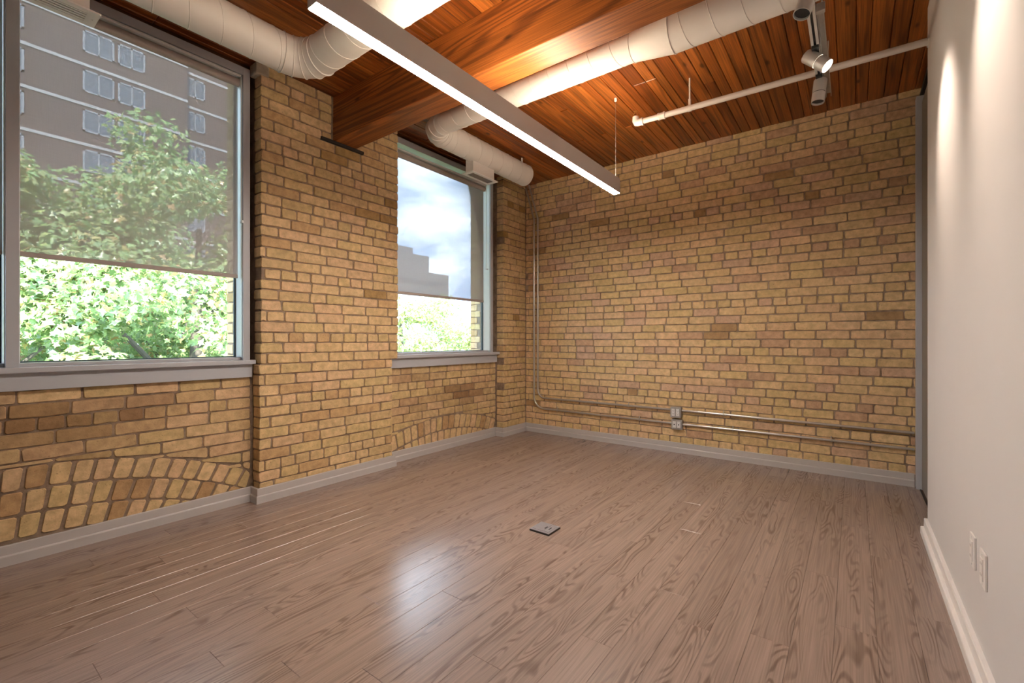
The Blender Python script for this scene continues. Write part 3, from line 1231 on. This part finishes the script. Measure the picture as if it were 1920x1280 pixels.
def elbow(parent, pts, rads):
    s = auto_smooth(MB().tube(pts, rads, 48).build('elbow', M['duct'], parent), 60)
    P = [Vector(p) for p in pts]
    for i in range(len(P)):
        if i == 0:
            t = (P[1] - P[0])
        elif i == len(P) - 1:
            t = P[-1] - P[-2]
        else:
            t = (P[i] - P[i - 1]).normalized() + (P[i + 1] - P[i]).normalized()
        t.normalize()
        side = t.cross(Vector((0, 0, 1))).normalized()
        u2 = t.cross(side)
        ring = [P[i] + (side * math.cos(a) + u2 * math.sin(a)) * (rads[i] * 1.01 + 0.0006) for a in [2 * math.pi * k / 40 for k in range(41)]]
        auto_smooth(MB().tube(ring, 0.0036, 6, cap=False).build('gore_seam', M['duct'], s))
    return s


def arc_pts(cx, cy, z, rad, n):
    """from heading +X to heading -Y: start at (cx, cy+rad), end at (cx+rad, cy)"""
    return [(cx + rad * math.sin(a), cy + rad * math.cos(a), z) for a in [math.pi / 2 * k / n for k in range(n + 1)]]


def diffuser(parent, x0, x1, y0, y1, z, box_top, slots, by0, by1, fill):
    boxpart('drop_box', (x0 + 0.035, x1 - 0.035, by0, by1, z + 0.006, box_top), M['duct'], parent, bev=0.003)
    t = 0.028
    ring = MB()
    ring.box(x0, x1, y0, y0 + t, z, z + 0.008)
    ring.box(x0, x1, y1 - t, y1, z, z + 0.008)
    ring.box(x0, x0 + t + 0.012, y0 + t, y1 - t, z, z + 0.008)
    ring.box(x1 - t - 0.012, x1, y0 + t, y1 - t, z, z + 0.008)
    pl = ring.build('diffuser', M['duct_white'], parent)
    boxpart('diffuser_throat', (x0 + t, x1 - t, y0 + t, y1 - t, z + 0.0055, z + 0.0075), fill, pl)
    n = slots
    h = (y1 - y0 - 2 * t) / n
    for i in range(n):
        yy = y0 + t + h * (i + 0.5)
        boxpart('vane', (x0 + t + 0.012, x1 - t - 0.012, yy - h * 0.24, yy + h * 0.24, z + 0.0005, z + 0.0045), M['duct_white'] if n < 6 else M['slot_grey'], pl)
    for xx in (x0 + 0.018, x1 - 0.018):
        auto_smooth(MB().tube([(xx, (y0 + y1) / 2, z + 0.001), (xx, (y0 + y1) / 2, z - 0.0012)], 0.003, 10).build('screw', M['silver'], pl))


duct1 = empty('air_duct', (1.49, 2.70, 2.82))
tag(duct1, 'white spiral air duct along the near window that elbows across the ceiling', 'duct', 'white spiral ducts')
Z1 = 2.82
RA = 0.16
duct_run(duct1, (XREAR, 2.70, Z1), 'X', 1.49 - RA - XREAR, 0.107, pitch=0.15)
elbow(duct1, arc_pts(1.49 - RA, 2.70 - RA, Z1, RA, 4), [0.1085, 0.108, 0.107, 0.106, 0.105])
duct_run(duct1, (1.49, 2.70 - RA, Z1), 'Y', 2.70 - RA - YW, 0.103, pitch=0.15, phase=1.0)
diffuser(duct1, 0.10, 0.535, 2.745, 2.882, 2.60, Z1, 4, 2.762, 2.866, M['slot'])
for xx in (-0.9, 0.9):
    boxpart('hanger_strap', (xx - 0.012, xx + 0.012, 2.698, 2.701, Z1 + 0.1, CEIL), M['duct'], duct1)

duct2 = empty('air_duct', (2.66, 2.86, 2.90))
tag(duct2, 'white spiral air duct widening beside the beam and ending capped in the corner', 'duct', 'white spiral ducts')
Z2 = 2.902
RB = 0.14
e_pts = [(2.66, 2.86 - RB, Z2)] + [(2.66 + RB - RB * math.cos(a), 2.86 - RB + RB * math.sin(a), Z2 + 0.010 * k / 4) for k, a in ((k, math.pi / 2 * k / 4) for k in range(1, 5))]
elbow(duct2, e_pts, [0.081, 0.086, 0.094, 0.103, 0.110])
sx = duct_run(duct2, (2.66 + RB, 2.86, Z2 + 0.010), 'X', 4.04 - 2.66 - RB, 0.110, pitch=0.16)
auto_smooth(MB().tube([(4.036, 2.86, Z2 + 0.010), (4.044, 2.86, Z2 + 0.010)], [0.1125, 0.1125], 48).build('end_cap', M['duct'], duct2))
duct_run(duct2, (2.66, 2.86 - RB, Z2), 'Y', 2.86 - RB - 1.075, 0.080, pitch=0.15, phase=2.0)
s = duct_run(duct2, (2.66, 1.075, Z2), 'Y', 1.075 - 0.835, 0.082, 0.115, name='reducer', seam=False)
for yy, rr in ((1.075, 0.083), (0.835, 0.116)):
    ring = [(2.66 + rr * math.cos(2 * math.pi * k / 40), yy, Z2 + rr * math.sin(2 * math.pi * k / 40)) for k in range(41)]
    auto_smooth(MB().tube(ring, 0.0028, 6, cap=False).build('collar_seam', M['duct'], s))
duct_run(duct2, (2.66, 0.835, Z2), 'Y', 0.835 - YW, 0.114, pitch=0.15, phase=0.5)
diffuser(duct2, 3.150, 3.530, 2.822, 2.956, 2.688, Z2 + 0.01, 8, 2.845, 2.94, M['slot_grey'])
boxpart('hanger_strap', (3.880, 3.905, 2.790, 2.793, Z2 + 0.08, CEIL), M['duct'], duct2)
boxpart('hanger_strap', (2.648, 2.672, 1.8, 1.803, Z2 + 0.07, CEIL), M['duct'], duct2)

# ------------------------------------------------------------------ linear pendant
PX0, PX1, PY0, PY1, PZ0, PZ1 = 0.850, 3.402, 1.482, 1.540, 2.288, 2.402
pend = empty('linear_pendant', ((PX0 + PX1) / 2, 1.511, PZ0))
tag(pend, 'long slim grey linear pendant glowing along its underside', 'pendant light')
sh = MB()
sh.box(PX0, PX1, PY0, PY0 + 0.003, PZ0, PZ1)
sh.box(PX0, PX1, PY1 - 0.003, PY1, PZ0, PZ1)
sh.box(PX0, PX0 + 0.003, PY0 + 0.003, PY1 - 0.003, PZ0, PZ1)
sh.box(PX1 - 0.003, PX1, PY0 + 0.003, PY1 - 0.003, PZ0, PZ1)
sh.build('housing', M['fixture'], pend)
boxpart('lens', (PX0 + 0.004, PX1 - 0.004, PY0 + 0.004, PY1 - 0.004, PZ0 - 0.003, PZ0 + 0.006), M['lens'], pend)
boxpart('top_lens', (PX0 + 0.004, PX1 - 0.004, PY0 + 0.004, PY1 - 0.004, PZ1 - 0.008, PZ1 - 0.003), M['uplens'], pend)
for xx in (PX0 + 0.03, PX1 - 0.02):
    MB().tube([(xx, 1.511, PZ1 - 0.004), (xx, 1.511, CEIL)], 0.0015, 8).build('suspension_cable', M['galv'], pend)
    auto_smooth(MB().tube([(xx, 1.511, CEIL), (xx, 1.511, CEIL - 0.022), (xx, 1.511, CEIL - 0.026)], [0.011, 0.011, 0.006], 16).build('canopy', M['duct_white'], pend))

# ------------------------------------------------------------------ lighting track and spotlights
TY, TZ = 0.166, 2.705
track = empty('lighting_track', (2.6, TY, TZ))
tag(track, 'slim grey lighting track running beside the white wall', 'light track')
tb = MB()
tb.box(1.70, 3.62, TY - 0.018, TY - 0.006, TZ, TZ + 0.034)
tb.box(1.70, 3.62, TY + 0.006, TY + 0.018, TZ, TZ + 0.034)
tb.box(1.70, 3.62, TY - 0.006, TY + 0.006, TZ + 0.016, TZ + 0.034)
tb.build('rail', M['silver'], track)
boxpart('conductor', (1.70, 3.62, TY - 0.005, TY + 0.005, TZ + 0.010, TZ + 0.0158), M['black'], track)
for xx in (1.80, 2.50, 3.45):
    MB().tube([(xx, TY, TZ + 0.033), (xx, TY, CEIL)], 0.003, 8).build('hanger_rod', M['silver'], track)

strut = empty('strut_channel', (3.12, TY - 0.036, TZ + 0.02))
tag(strut, 'bare steel strut channel hanging beside the lighting track', 'channel')
cb = MB()
cb.box(2.66, 3.62, TY - 0.050, TY - 0.047, TZ + 0.006, TZ + 0.034)
cb.box(2.66, 3.62, TY - 0.025, TY - 0.022, TZ + 0.006, TZ + 0.034)
cb.box(2.66, 3.62, TY - 0.047, TY - 0.025, TZ + 0.031, TZ + 0.034)
cb.build('channel', M['strut'], strut)
boxpart('end_bracket', (2.645, 2.675, TY - 0.056, TY - 0.0195, TZ + 0.004, TZ + 0.044), M['strut'], strut, bev=0.003)
MB().tube([(2.80, TY - 0.036, TZ + 0.03), (2.80, TY - 0.036, CEIL)], 0.004, 8).build('threaded_rod', M['strut'], strut)
MB().tube([(3.55, TY - 0.036, TZ + 0.03), (3.55, TY - 0.036, CEIL)], 0.004, 8).build('threaded_rod', M['strut'], strut)


def spot_head(label, x, pivot_dz, aim, lit, ln=0.14, rad=0.035):
    p = Vector((x, TY, TZ - pivot_dz))
    t = empty('track_spotlight', p)
    tag(t, label, 'spotlight', 'cylinder spotlights on the lighting track')
    a = Vector(aim).normalized()
    b0 = p - a * ln * 0.45
    b1 = p + a * ln * 0.12
    b2 = p + a * ln * 0.15
    b3 = p + a * ln * 0.55
    boxpart('adapter', (x - 0.05, x + 0.02, TY - 0.0165, TY + 0.0165, TZ - 0.016, TZ + 0.0), M['black'], t, bev=0.002)
    MB().tube([(x, TY, TZ - 0.014), p], 0.008, 12).build('stem', M['silver'], t)
    auto_smooth(MB().tube([b0, b0 + a * 0.004, b1], [rad * 0.93, rad, rad], 32).build('body', M['silver'], t))
    MB().tube([b1, b2], rad * 0.93, 32).build('groove', M['black'], t)
    # snoot: open ring
    sn = MB()
    sn.tube([b2, b3], rad, 32, cap=False)
    sn.tube([b3, b3 - a * 0.014], [rad - 0.0025, rad - 0.0025], 32, cap=False)
    up = Vector((0, 0, 1)) if abs(a.z) < 0.9 else Vector((1, 0, 0))
    sd = a.cross(up).normalized()
    u2 = a.cross(sd)
    vs, fs = [], []
    for k in range(32):
        an = 2 * math.pi * k / 32
        dirv = sd * math.cos(an) + u2 * math.sin(an)
        vs += [b3 + dirv * rad, b3 + dirv * (rad - 0.0025)]
    for k in range(32):
        q = (k + 1) % 32
        fs.append((2 * k, 2 * q, 2 * q + 1, 2 * k + 1))
    sn.add(vs, fs)
    auto_smooth(sn.build('snoot', M['silver'], t))
    fc = b3 - a * (0.002 if lit else 0.012)
    MB().tube([fc - a * 0.002, fc], rad - 0.0028, 32).build('light_face' if lit else 'dark_face', M['spot_face'] if lit else M['black'], t)
    if lit:
        ld = bpy.data.lights.new('spot_beam', 'SPOT')
        ld.energy = SPOT_WATTS
        ld.color = (1.0, 0.82, 0.66)
        ld.spot_size = R(64)
        ld.spot_blend = 1.0
        ld.shadow_soft_size = 0.03
        lo = bpy.data.objects.new('spot_beam', ld)
        COL.objects.link(lo)
        lo.parent = t
        lo.location = (b3 + a * 0.006) - p
        lo.rotation_euler = a.to_track_quat('-Z', 'Y').to_euler()
    return t


spot_head('lit cylinder spotlight tilted at the white wall in front of the pipe', 2.98, 0.058, (-0.12, -0.68, -0.70), True)
spot_head('unlit cylinder spotlight hanging straight down at the far track end', 3.31, 0.075, (-0.10, 0.10, -1.0), False)
spot_head('unlit cylinder spotlight at the top edge near the wide duct', 2.42, 0.060, (-0.25, 0.25, -0.90), False)
spot_head('lit cylinder spotlight on the near end of the track', 2.10, 0.055, (-0.10, -0.62, -0.72), True)

# ------------------------------------------------------------------ sprinkler pipe
spr = empty('sprinkler_pipe', (3.45, 0.5, 2.82))
tag(spr, 'cream painted sprinkler pipe crossing below the ceiling boards', 'pipe')
SZ = 2.82
PA, PB = Vector((3.432, 1.345, SZ)), Vector((3.492, YW, SZ))
sd_ = (PB - PA).normalized()
auto_smooth(MB().tube([PA, PB], 0.0205, 24).build('pipe', M['pipe'], spr))
auto_smooth(MB().tube([PA + sd_ * 0.03, PA, PA - sd_ * 0.012 + Vector((0, 0, 0.004)), PA - sd_ * 0.02 + Vector((0, 0, 0.02)), PA - sd_ * 0.02 + Vector((0, 0, 0.048))],
                      [0.027, 0.027, 0.027, 0.026, 0.024], 24).build('elbow', M['pipe'], spr))
auto_smooth(MB().tube([PA + sd_ * 0.030, PA + sd_ * 0.040], 0.030, 24).build('elbow_bead', M['pipe'], spr))
for s0 in (0.155, 0.195):
    auto_smooth(MB().tube([PA + sd_ * s0, PA + sd_ * (s0 + 0.012)], 0.0275, 24).build('coupling_bead', M['pipe'], spr))
auto_smooth(MB().tube([PA + sd_ * 0.165, PA + sd_ * 0.198], 0.0245, 24).build('coupling', M['pipe'], spr))
hp = PA + sd_ * 0.385
auto_smooth(MB().tube([hp - sd_ * 0.012, hp + sd_ * 0.012], 0.0235, 24).build('hanger_ring', M['pipe'], spr))
auto_smooth(MB().tube([hp + Vector((0, 0, 0.015)), hp + Vector((0, 0, 0.065))], 0.010, 12).build('hanger_socket', M['pipe'], spr))
MB().tube([hp + Vector((0, 0, 0.06)), (hp.x, hp.y, CEIL)], 0.0055, 10).build('hanger_rod', M['pipe'], spr)
hd = PA - sd_ * 0.02
auto_smooth(MB().tube([hd + Vector((0, 0, 0.046)), hd + Vector((0, 0, 0.058))], 0.010, 12).build('sprinkler_base', M['brass'], spr))
fr_ = MB()
fr_.tube([hd + Vector((0, 0.012, 0.056)), hd + Vector((0, 0.014, 0.075)), hd + Vector((0, 0.003, 0.092))], 0.003, 8)
fr_.tube([hd + Vector((0, -0.012, 0.056)), hd + Vector((0, -0.014, 0.075)), hd + Vector((0, -0.003, 0.092))], 0.003, 8)
fr_.build('sprinkler_frame', M['brass'], spr)
auto_smooth(MB().tube([hd + Vector((0, 0, 0.092)), hd + Vector((0, 0, 0.095))], 0.015, 14).build('sprinkler_deflector', M['brass'], spr))
auto_smooth(MB().tube([PB, PB - sd_ * 0.006], [0.034, 0.030], 24).build('wall_flange', M['pipe'], spr))


# ------------------------------------------------------------------ conduits and boxes on the end wall
def fillet(pts, rad, n=8):
    out = [Vector(pts[0])]
    for i in range(1, len(pts) - 1):
        a, b_, c = Vector(pts[i - 1]), Vector(pts[i]), Vector(pts[i + 1])
        d1, d2 = (a - b_).normalized(), (c - b_).normalized()
        ang = d1.angle(d2)
        r = rad[i - 1] if isinstance(rad, (list, tuple)) else rad
        t = r / math.tan(ang / 2)
        p0, p1 = b_ + d1 * t, b_ + d2 * t
        cen = b_ + (d1 + d2).normalized() * (r / math.sin(ang / 2))
        for k in range(n + 1):
            s = k / n
            v = (p0 - cen).lerp(p1 - cen, s).normalized() * r
            out.append(cen + v)
    out.append(Vector(pts[-1]))
    return out


XC = XB - 0.022
EMT = 0.0105


def conduit(label, pts, rad, fittings, straps):
    c = empty('conduit', Vector((XC, 2.0, 0.3)))
    tag(c, label, 'conduit', 'steel conduits on the end wall')
    auto_smooth(MB().tube(fillet(pts, rad), EMT, 16).build('tube', M['emt'], c), 60)
    for (p, d) in fittings:
        p, d = Vector(p), Vector(d)
        auto_smooth(MB().tube([p - d * 0.02, p + d * 0.02], EMT + 0.0028, 16).build('coupling', M['emt'], c))
    for (p, d) in straps:
        p, d = Vector(p), Vector(d)
        side = d.cross(Vector((1, 0, 0))).normalized()
        arc = [p + side * math.cos(a) * 0.014 - Vector((1, 0, 0)) * math.sin(a) * 0.014 for a in [math.pi * k / 8 for k in range(9)]]
        arc = [arc[0] + Vector((0.012, 0, 0))] + arc + [arc[-1] + Vector((0.012, 0, 0)), arc[-1] + Vector((0.012, 0, 0)) - side * 0.02]
        MB().tube(arc, 0.0042, 6).build('strap', M['emt'], c)
    return c


# bottom runs end at the boxes; second lengths continue to the jamb
conduit('steel conduit dropping in the corner to the upper outlet box', [(XC, 3.205, 3.035), (XC, 3.074, 2.60), (XC, 3.074, 0.426), (XC, 1.468, 0.426)], [0.10, 0.10],
        [((XC, 3.074, 1.42), (0, 0, 1)), ((XC, 2.35, 0.426), (0, 1, 0))], [((XC, 3.074, 2.46), (0, 0, 1)), ((XC, 1.92, 0.426), (0, 1, 0))])
conduit('steel conduit nearest the corner dropping to the lower outlet box', [(XC, 3.250, 3.00), (XC, 3.130, 2.60), (XC, 3.130, 0.298), (XC, 1.457, 0.290)], [0.10, 0.14],
        [((XC, 3.130, 1.50), (0, 0, 1)), ((XC, 2.47, 0.295), (0, 1, 0))], [((XC, 3.130, 2.46), (0, 0, 1)), ((XC, 1.80, 0.292), (0, 1, 0)), ((XC, 2.80, 0.2965), (0, 1, 0))])
conduit('upper steel conduit running from the outlet box to the jamb', [(XC, 1.362, 0.426), (XC, 0.9, 0.424), (XC, -0.37, 0.414)], [0.3],
        [((XC, 0.50, 0.4205), (0, 1, 0))], [((XC, 0.98, 0.4245), (0, 1, 0))])
conduit('lower steel conduit running from the outlet box to the jamb', [(XC, 1.352, 0.290), (XC, 0.9, 0.291), (XC, -0.37, 0.289)], [0.3],
        [((XC, 1.30, 0.290), (0, 1, 0))], [((XC, 0.90, 0.291), (0, 1, 0)), ((XC, 0.15, 0.290), (0, 1, 0))])


def outlet_box(label, y0, y1, z0, z1, data):
    b_ = empty('outlet_box', Vector((XB, (y0 + y1) / 2, z0)))
    tag(b_, label, 'outlet box', 'steel outlet boxes on the end wall')
    xf = XB - 0.052
    boxpart('box', (xf + 0.004, XB + 0.006, y0, y1, z0, z1), M['galv'], b_, bev=0.006)
    boxpart('cover', (xf, xf + 0.0035, y0 - 0.001, y1 + 0.001, z0 - 0.001, z1 + 0.001), M['galv'], b_, bev=0.0015)
    w = (y1 - y0)
    for yc_ in (y0 + w * 0.29, y0 + w * 0.71):
        rc_ = boxpart('receptacle', (xf - 0.005, xf, yc_ - w * 0.155, yc_ + w * 0.155, z0 + 0.016, z1 - 0.016), M['recept'], b_, bev=0.0015)
        if data:
            boxpart('data_port', (xf - 0.0056, xf - 0.0045, yc_ - 0.005, yc_ + 0.005, (z0 + z1) / 2 - 0.005, (z0 + z1) / 2 + 0.005), M['black'], rc_)
        else:
            for zc in (z0 + (z1 - z0) * 0.36, z0 + (z1 - z0) * 0.64):
                for dy in (-0.0055, 0.0055):
                    boxpart('slot', (xf - 0.0056, xf - 0.0045, yc_ + dy - 0.0012, yc_ + dy + 0.0012, zc, zc + 0.007), M['black'], rc_)
                boxpart('ground_hole', (xf - 0.0056, xf - 0.0045, yc_ - 0.002, yc_ + 0.002, zc - 0.008, zc - 0.004), M['black'], rc_)
    for (yy, zz) in ((y0 + 0.008, z1 - 0.008), (y1 - 0.008, z0 + 0.008)):
        auto_smooth(MB().tube([(xf, yy, zz), (xf - 0.002, yy, zz)], 0.004, 10).build('screw', M['emt'], b_))
    return b_


outlet_box('upper steel outlet box with four white power sockets', 1.364, 1.466, 0.354, 0.456, False)
outlet_box('lower steel outlet box with two white data plates', 1.353, 1.456, 0.238, 0.334, True)


# ------------------------------------------------------------------ plates on the white wall
def wall_plate(label, x0, x1, z0, z1, switch):
    t = empty('wall_outlet', Vector(((x0 + x1) / 2, YW, z0)))
    tag(t, label, 'wall outlet', 'white outlet plates low on the white wall')
    boxpart('plate', (x0, x1, YW, YW + 0.007, z0, z1), M['plate_white'], t, bev=0.003)
    xm = (x0 + x1) / 2
    f = boxpart('insert', (xm - 0.0175, xm + 0.0175, YW + 0.006, YW + 0.010, z0 + 0.022, z1 - 0.022), M['plate_white'], t, bev=0.001)
    zm = (z0 + z1) / 2
    for s_ in (-1, 1):
        for dx in (-0.006, 0.006):
            boxpart('slot', (xm + dx - 0.001, xm + dx + 0.001, YW + 0.0098, YW + 0.0104, zm + s_ * 0.018 - 0.004, zm + s_ * 0.018 + 0.004), M['slot_grey'], f)
        auto_smooth(MB().tube([(xm, YW + 0.0065, zm + s_ * 0.048), (xm, YW + 0.008, zm + s_ * 0.048)], 0.003, 10).build('screw', M['recept'], t))
    return t


wall_plate('white wall outlet plate farther from the viewer', 2.235, 2.312, 0.318, 0.432, False)
wall_plate('white wall outlet plate nearer to the viewer', 2.070, 2.150, 0.316, 0.432, True)

# ------------------------------------------------------------------ floor box
fb = empty('floor_box', (2.272, 1.462, 0))
tag(fb, 'square grey metal floor outlet box set in the laminate', 'floor box')
FX0, FX1, FY0, FY1 = 2.208, 2.338, 1.395, 1.530
boxpart('base_plate', (FX0, FX1, FY0, FY1, 0.0, 0.010), M['black_steel'], fb, bev=0.002)
boxpart('rim', (FX0 + 0.001, FX1 - 0.001, FY0 + 0.001, FY1 - 0.001, 0.0095, 0.0125), M['floor_metal'], fb, bev=0.001)
boxpart('lid', (FX0 + 0.016, FX1 - 0.016, FY0 + 0.050, FY1 - 0.014, 0.0122, 0.0142), M['floor_metal'], fb, bev=0.0008)
boxpart('lid', (FX0 + 0.016, FX1 - 0.016, FY0 + 0.014, FY0 + 0.046, 0.0122, 0.0142), M['floor_metal'], fb, bev=0.0008)
boxpart('latch', (FX0 + 0.05, FX1 - 0.05, FY0 + 0.054, FY0 + 0.062, 0.0140, 0.0152), M['black_steel'], fb)
boxpart('latch', (FX0 + 0.05, FX1 - 0.05, FY0 + 0.028, FY0 + 0.034, 0.0140, 0.0152), M['black_steel'], fb)

# ------------------------------------------------------------------ outside
GZ = -4.5
ground = boxpart('ground', (-60, 200, 3.8, 220, GZ - 0.5, GZ), M['grass'])
tag(ground, 'green lawn and street level far below the windows', 'ground', kind='structure')


def leaf_cloud(name, centers, sizes, n, leaf, palette, seed, parent, flat=0.75):
    rs_ = np.random.RandomState(seed)
    cen = np.array(centers)
    siz = np.array(sizes)
    vol = siz ** 2
    idx = rs_.choice(len(cen), n, p=vol / vol.sum())
    d = rs_.normal(size=(n, 3))
    d /= np.linalg.norm(d, axis=1)[:, None]
    rad = rs_.uniform(0.25, 1.0, n) ** 0.6
    pos = cen[idx] + d * (siz[idx] * rad)[:, None] * np.array([1, 1, flat])
    # maple-like outline, ten points around a centre, folded a little
    ang = np.radians([-90, -50, -15, 8, 38, 62, 90, 118, 142, 172, 195, 230])
    rr = np.array([0.18, 0.62, 0.42, 0.98, 0.52, 0.62, 1.05, 0.62, 0.52, 0.98, 0.42, 0.62])
    k = len(ang)
    out = np.stack([rr * np.cos(ang), rr * np.sin(ang), -0.28 * np.abs(np.cos(ang)) * rr], 1)
    base = np.vstack([[0, 0, 0.05], out]) * 0.5
    # random orientation with a bias towards facing up / outward
    nrm = d * 0.7 + rs_.normal(size=(n, 3)) * 0.55 + np.array([0, -0.25, 0.55])
    nrm /= np.linalg.norm(nrm, axis=1)[:, None]
    tmp = rs_.normal(size=(n, 3))
    ux = np.cross(tmp, nrm)
    ux /= np.linalg.norm(ux, axis=1)[:, None]
    uy = np.cross(nrm, ux)
    s = leaf * rs_.uniform(0.65, 1.2, n)
    V = (pos[:, None, :] + s[:, None, None] * (base[None, :, 0:1] * ux[:, None, :] + base[None, :, 1:2] * uy[:, None, :] + base[None, :, 2:3] * nrm[:, None, :]))
    V = V.reshape(-1, 3)
    m = k + 1
    tri = np.array([[0, 1 + i, 1 + (i + 1) % k] for i in range(k)])
    Fc = (np.arange(n)[:, None, None] * m + tri[None]).reshape(-1, 3)
    c = (V.min(0) + V.max(0)) / 2
    me = bpy.data.meshes.new(name)
    me.vertices.add(len(V))
    me.vertices.foreach_set('co', (V - c).astype(np.float32).ravel())
    me.loops.add(len(Fc) * 3)
    me.loops.foreach_set('vertex_index', Fc.astype(np.int32).ravel())
    me.polygons.add(len(Fc))
    me.polygons.foreach_set('loop_start', (np.arange(len(Fc)) * 3).astype(np.int32))
    me.update()
    me.validate()
    pal = np.array(palette)
    col = pal[rs_.randint(0, len(pal), n)] * rs_.uniform(0.75, 1.25, (n, 1))
    colv = np.repeat(np.hstack([col, np.ones((n, 1))]), m, axis=0)
    at_ = me.attributes.new('tone', 'FLOAT_COLOR', 'POINT')
    at_.data.foreach_set('color', colv.astype(np.float32).ravel())
    me.materials.append(M['leaf'])
    o = bpy.data.objects.new(name, me)
    COL.objects.link(o)
    o.parent = parent
    o.location = Vector(c) - Vector(parent.location)
    o['kind'] = 'stuff'
    return o


def tree(label, x, y, crown_z, rx, rz, n, leaf, palette, seed, group='trees outside the windows', blobs=46):
    t = empty('maple_tree', (x, y, GZ))
    tag(t, label, 'tree', group)
    r = random.Random(seed)
    cs, ss = [], []
    while len(cs) < blobs:
        v = Vector((r.uniform(-1, 1), r.uniform(-1, 1), r.uniform(-1, 1)))
        if v.length > 1 or v.length < 0.25:
            continue
        cs.append((x + v.x * rx, y + v.y * rx, crown_z + v.z * rz))
        ss.append(r.uniform(0.16, 0.34) * rx)
    auto_smooth(MB().tube([(x, y, GZ), (x + 0.05, y, GZ + 1.5), (x + r.uniform(-.2, .2), y, crown_z - rz * 0.5), (x + r.uniform(-.3, .3), y, crown_z + rz * 0.6)],
                          [0.24, 0.20, 0.14, 0.04], 12).build('trunk', M['bark'], t))
    for k in range(12):
        c = Vector(cs[k * (blobs // 12)])
        z0 = max(GZ + 1.8, c.z - r.uniform(0.8, 1.8))
        z0 = min(z0, crown_z + rz * 0.3)
        p0 = Vector((x, y, z0))
        mid = p0.lerp(c, 0.5) + Vector((0, 0, 0.15))
        MB().tube([p0, mid, c], [0.06, 0.035, 0.012], 7).build('branch', M['bark'], t)
    leaf_cloud('foliage', cs, ss, n, leaf, palette, seed, t)
    return t


GREEN = [(0.30, 0.44, 0.16), (0.36, 0.50, 0.19), (0.42, 0.53, 0.22), (0.24, 0.37, 0.14), (0.48, 0.54, 0.22)]
YELL = [(0.56, 0.54, 0.20), (0.48, 0.53, 0.20), (0.60, 0.54, 0.22), (0.40, 0.50, 0.20)]
BLUEG = [(0.24, 0.40, 0.22), (0.30, 0.45, 0.25), (0.36, 0.48, 0.26), (0.44, 0.50, 0.22)]
MIXG = GREEN * 3 + [(0.36, 0.52, 0.24), (0.58, 0.46, 0.18), (0.60, 0.38, 0.18)]
tree('big green maple filling the near window below the brick tower', 2.9, 9.4, 0.9, 2.9, 3.7, 62000, 0.135, MIXG, 41, blobs=100)
tree('green maple at the left edge of the near window', 0.2, 9.8, 1.5, 2.1, 3.6, 30000, 0.135, MIXG, 42)
tree('tall maple standing behind the near trees below the tower', 3.6, 15.5, 0.8, 3.4, 3.6, 30000, 0.17, GREEN, 46, blobs=70)
tree('yellowing maple at the left of the far window', 11.6, 14.0, 0.6, 3.0, 2.6, 24000, 0.15, YELL + GREEN[:2], 43)
tree('blue green tree at the right of the far window', 17.6, 16.5, -0.4, 3.0, 2.6, 20000, 0.15, BLUEG, 44)
tree('pale green tree low in the middle of the far window', 12.2, 11.2, -1.2, 2.4, 2.0, 18000, 0.14, GREEN + YELL[:1], 45)


def tower():
    t = empty('brick_tower', (4, 44, GZ))
    tag(t, 'dark brick apartment block with pale floor bands beyond the near window', 'building', 'buildings outside the windows')
    Y0 = 43.0
    top = 42.0
    XS = 13.65
    MB().box(-20, XS, Y0, Y0 + 14, GZ, top).build('wall', M['tower_brick'], t)
    MB().box(XS, 23, Y0 + 0.9, Y0 + 14, GZ, top).build('wall', M['tower_brick'], t)
    fl = 2.78
    z = 3.6 - fl * 2
    k = 0
    while z < top - 1:
        boxpart('floor_band', (-20, XS + 0.02, Y0 - 0.06, Y0 + 0.1, z, z + 0.20), M['tower_band'], t)
        boxpart('floor_band', (XS, 23.02, Y0 + 0.84, Y0 + 1.0, z, z + 0.20), M['tower_band'], t)
        if z < 32:
            for (xa, xb, yy) in ((-11, -9.3, Y0), (-9.1, -7.4, Y0), (-3, -1.3, Y0), (3.0, 4.6, Y0), (7.4, 9.1, Y0), (9.3, 10.9, Y0), (13.75, 15.2, Y0 + 0.9), (19.4, 21.2, Y0 + 0.9)):
                z0, z1 = z + 1.0, z + 2.55
                f = MB()
                f.box(xa, xb, yy - 0.05, yy + 0.06, z0, z0 + 0.12)
                f.box(xa, xb, yy - 0.05, yy + 0.06, z1 - 0.12, z1)
                f.box(xa, xa + 0.12, yy - 0.05, yy + 0.06, z0, z1)
                f.box(xb - 0.12, xb, yy - 0.05, yy + 0.06, z0, z1)
                f.box((xa + xb) / 2 - 0.05, (xa + xb) / 2 + 0.05, yy - 0.05, yy + 0.06, z0, z1)
                fo = f.build('window', M['tower_frame'], t)
                boxpart('pane', (xa + 0.12, xb - 0.12, yy - 0.02, yy + 0.03, z0 + 0.12, z1 - 0.12), M['tower_glass'], fo)
        z += fl
        k += 1


tower()


def far_tower():
    t = empty('far_tower', (82, 92, GZ))
    tag(t, 'distant grey stepped tower against the clouds in the far window', 'building', 'buildings outside the windows')
    MB().box(64, 92.5, 92, 108, GZ, 19.5).build('main_block', M['far_tower'], t)
    MB().box(68, 86, 93, 107, 19.5, 24.0).build('upper_block', M['far_tower'], t)
    MB().box(72, 82, 95, 105, 24.0, 26.0).build('roof_house', M['far_tower'], t)
    for zz in range(4, 19, 3):
        boxpart('window_band', (65, 91, 91.95, 92.2, zz, zz + 1.3), M['far_dark'], t)


far_tower()
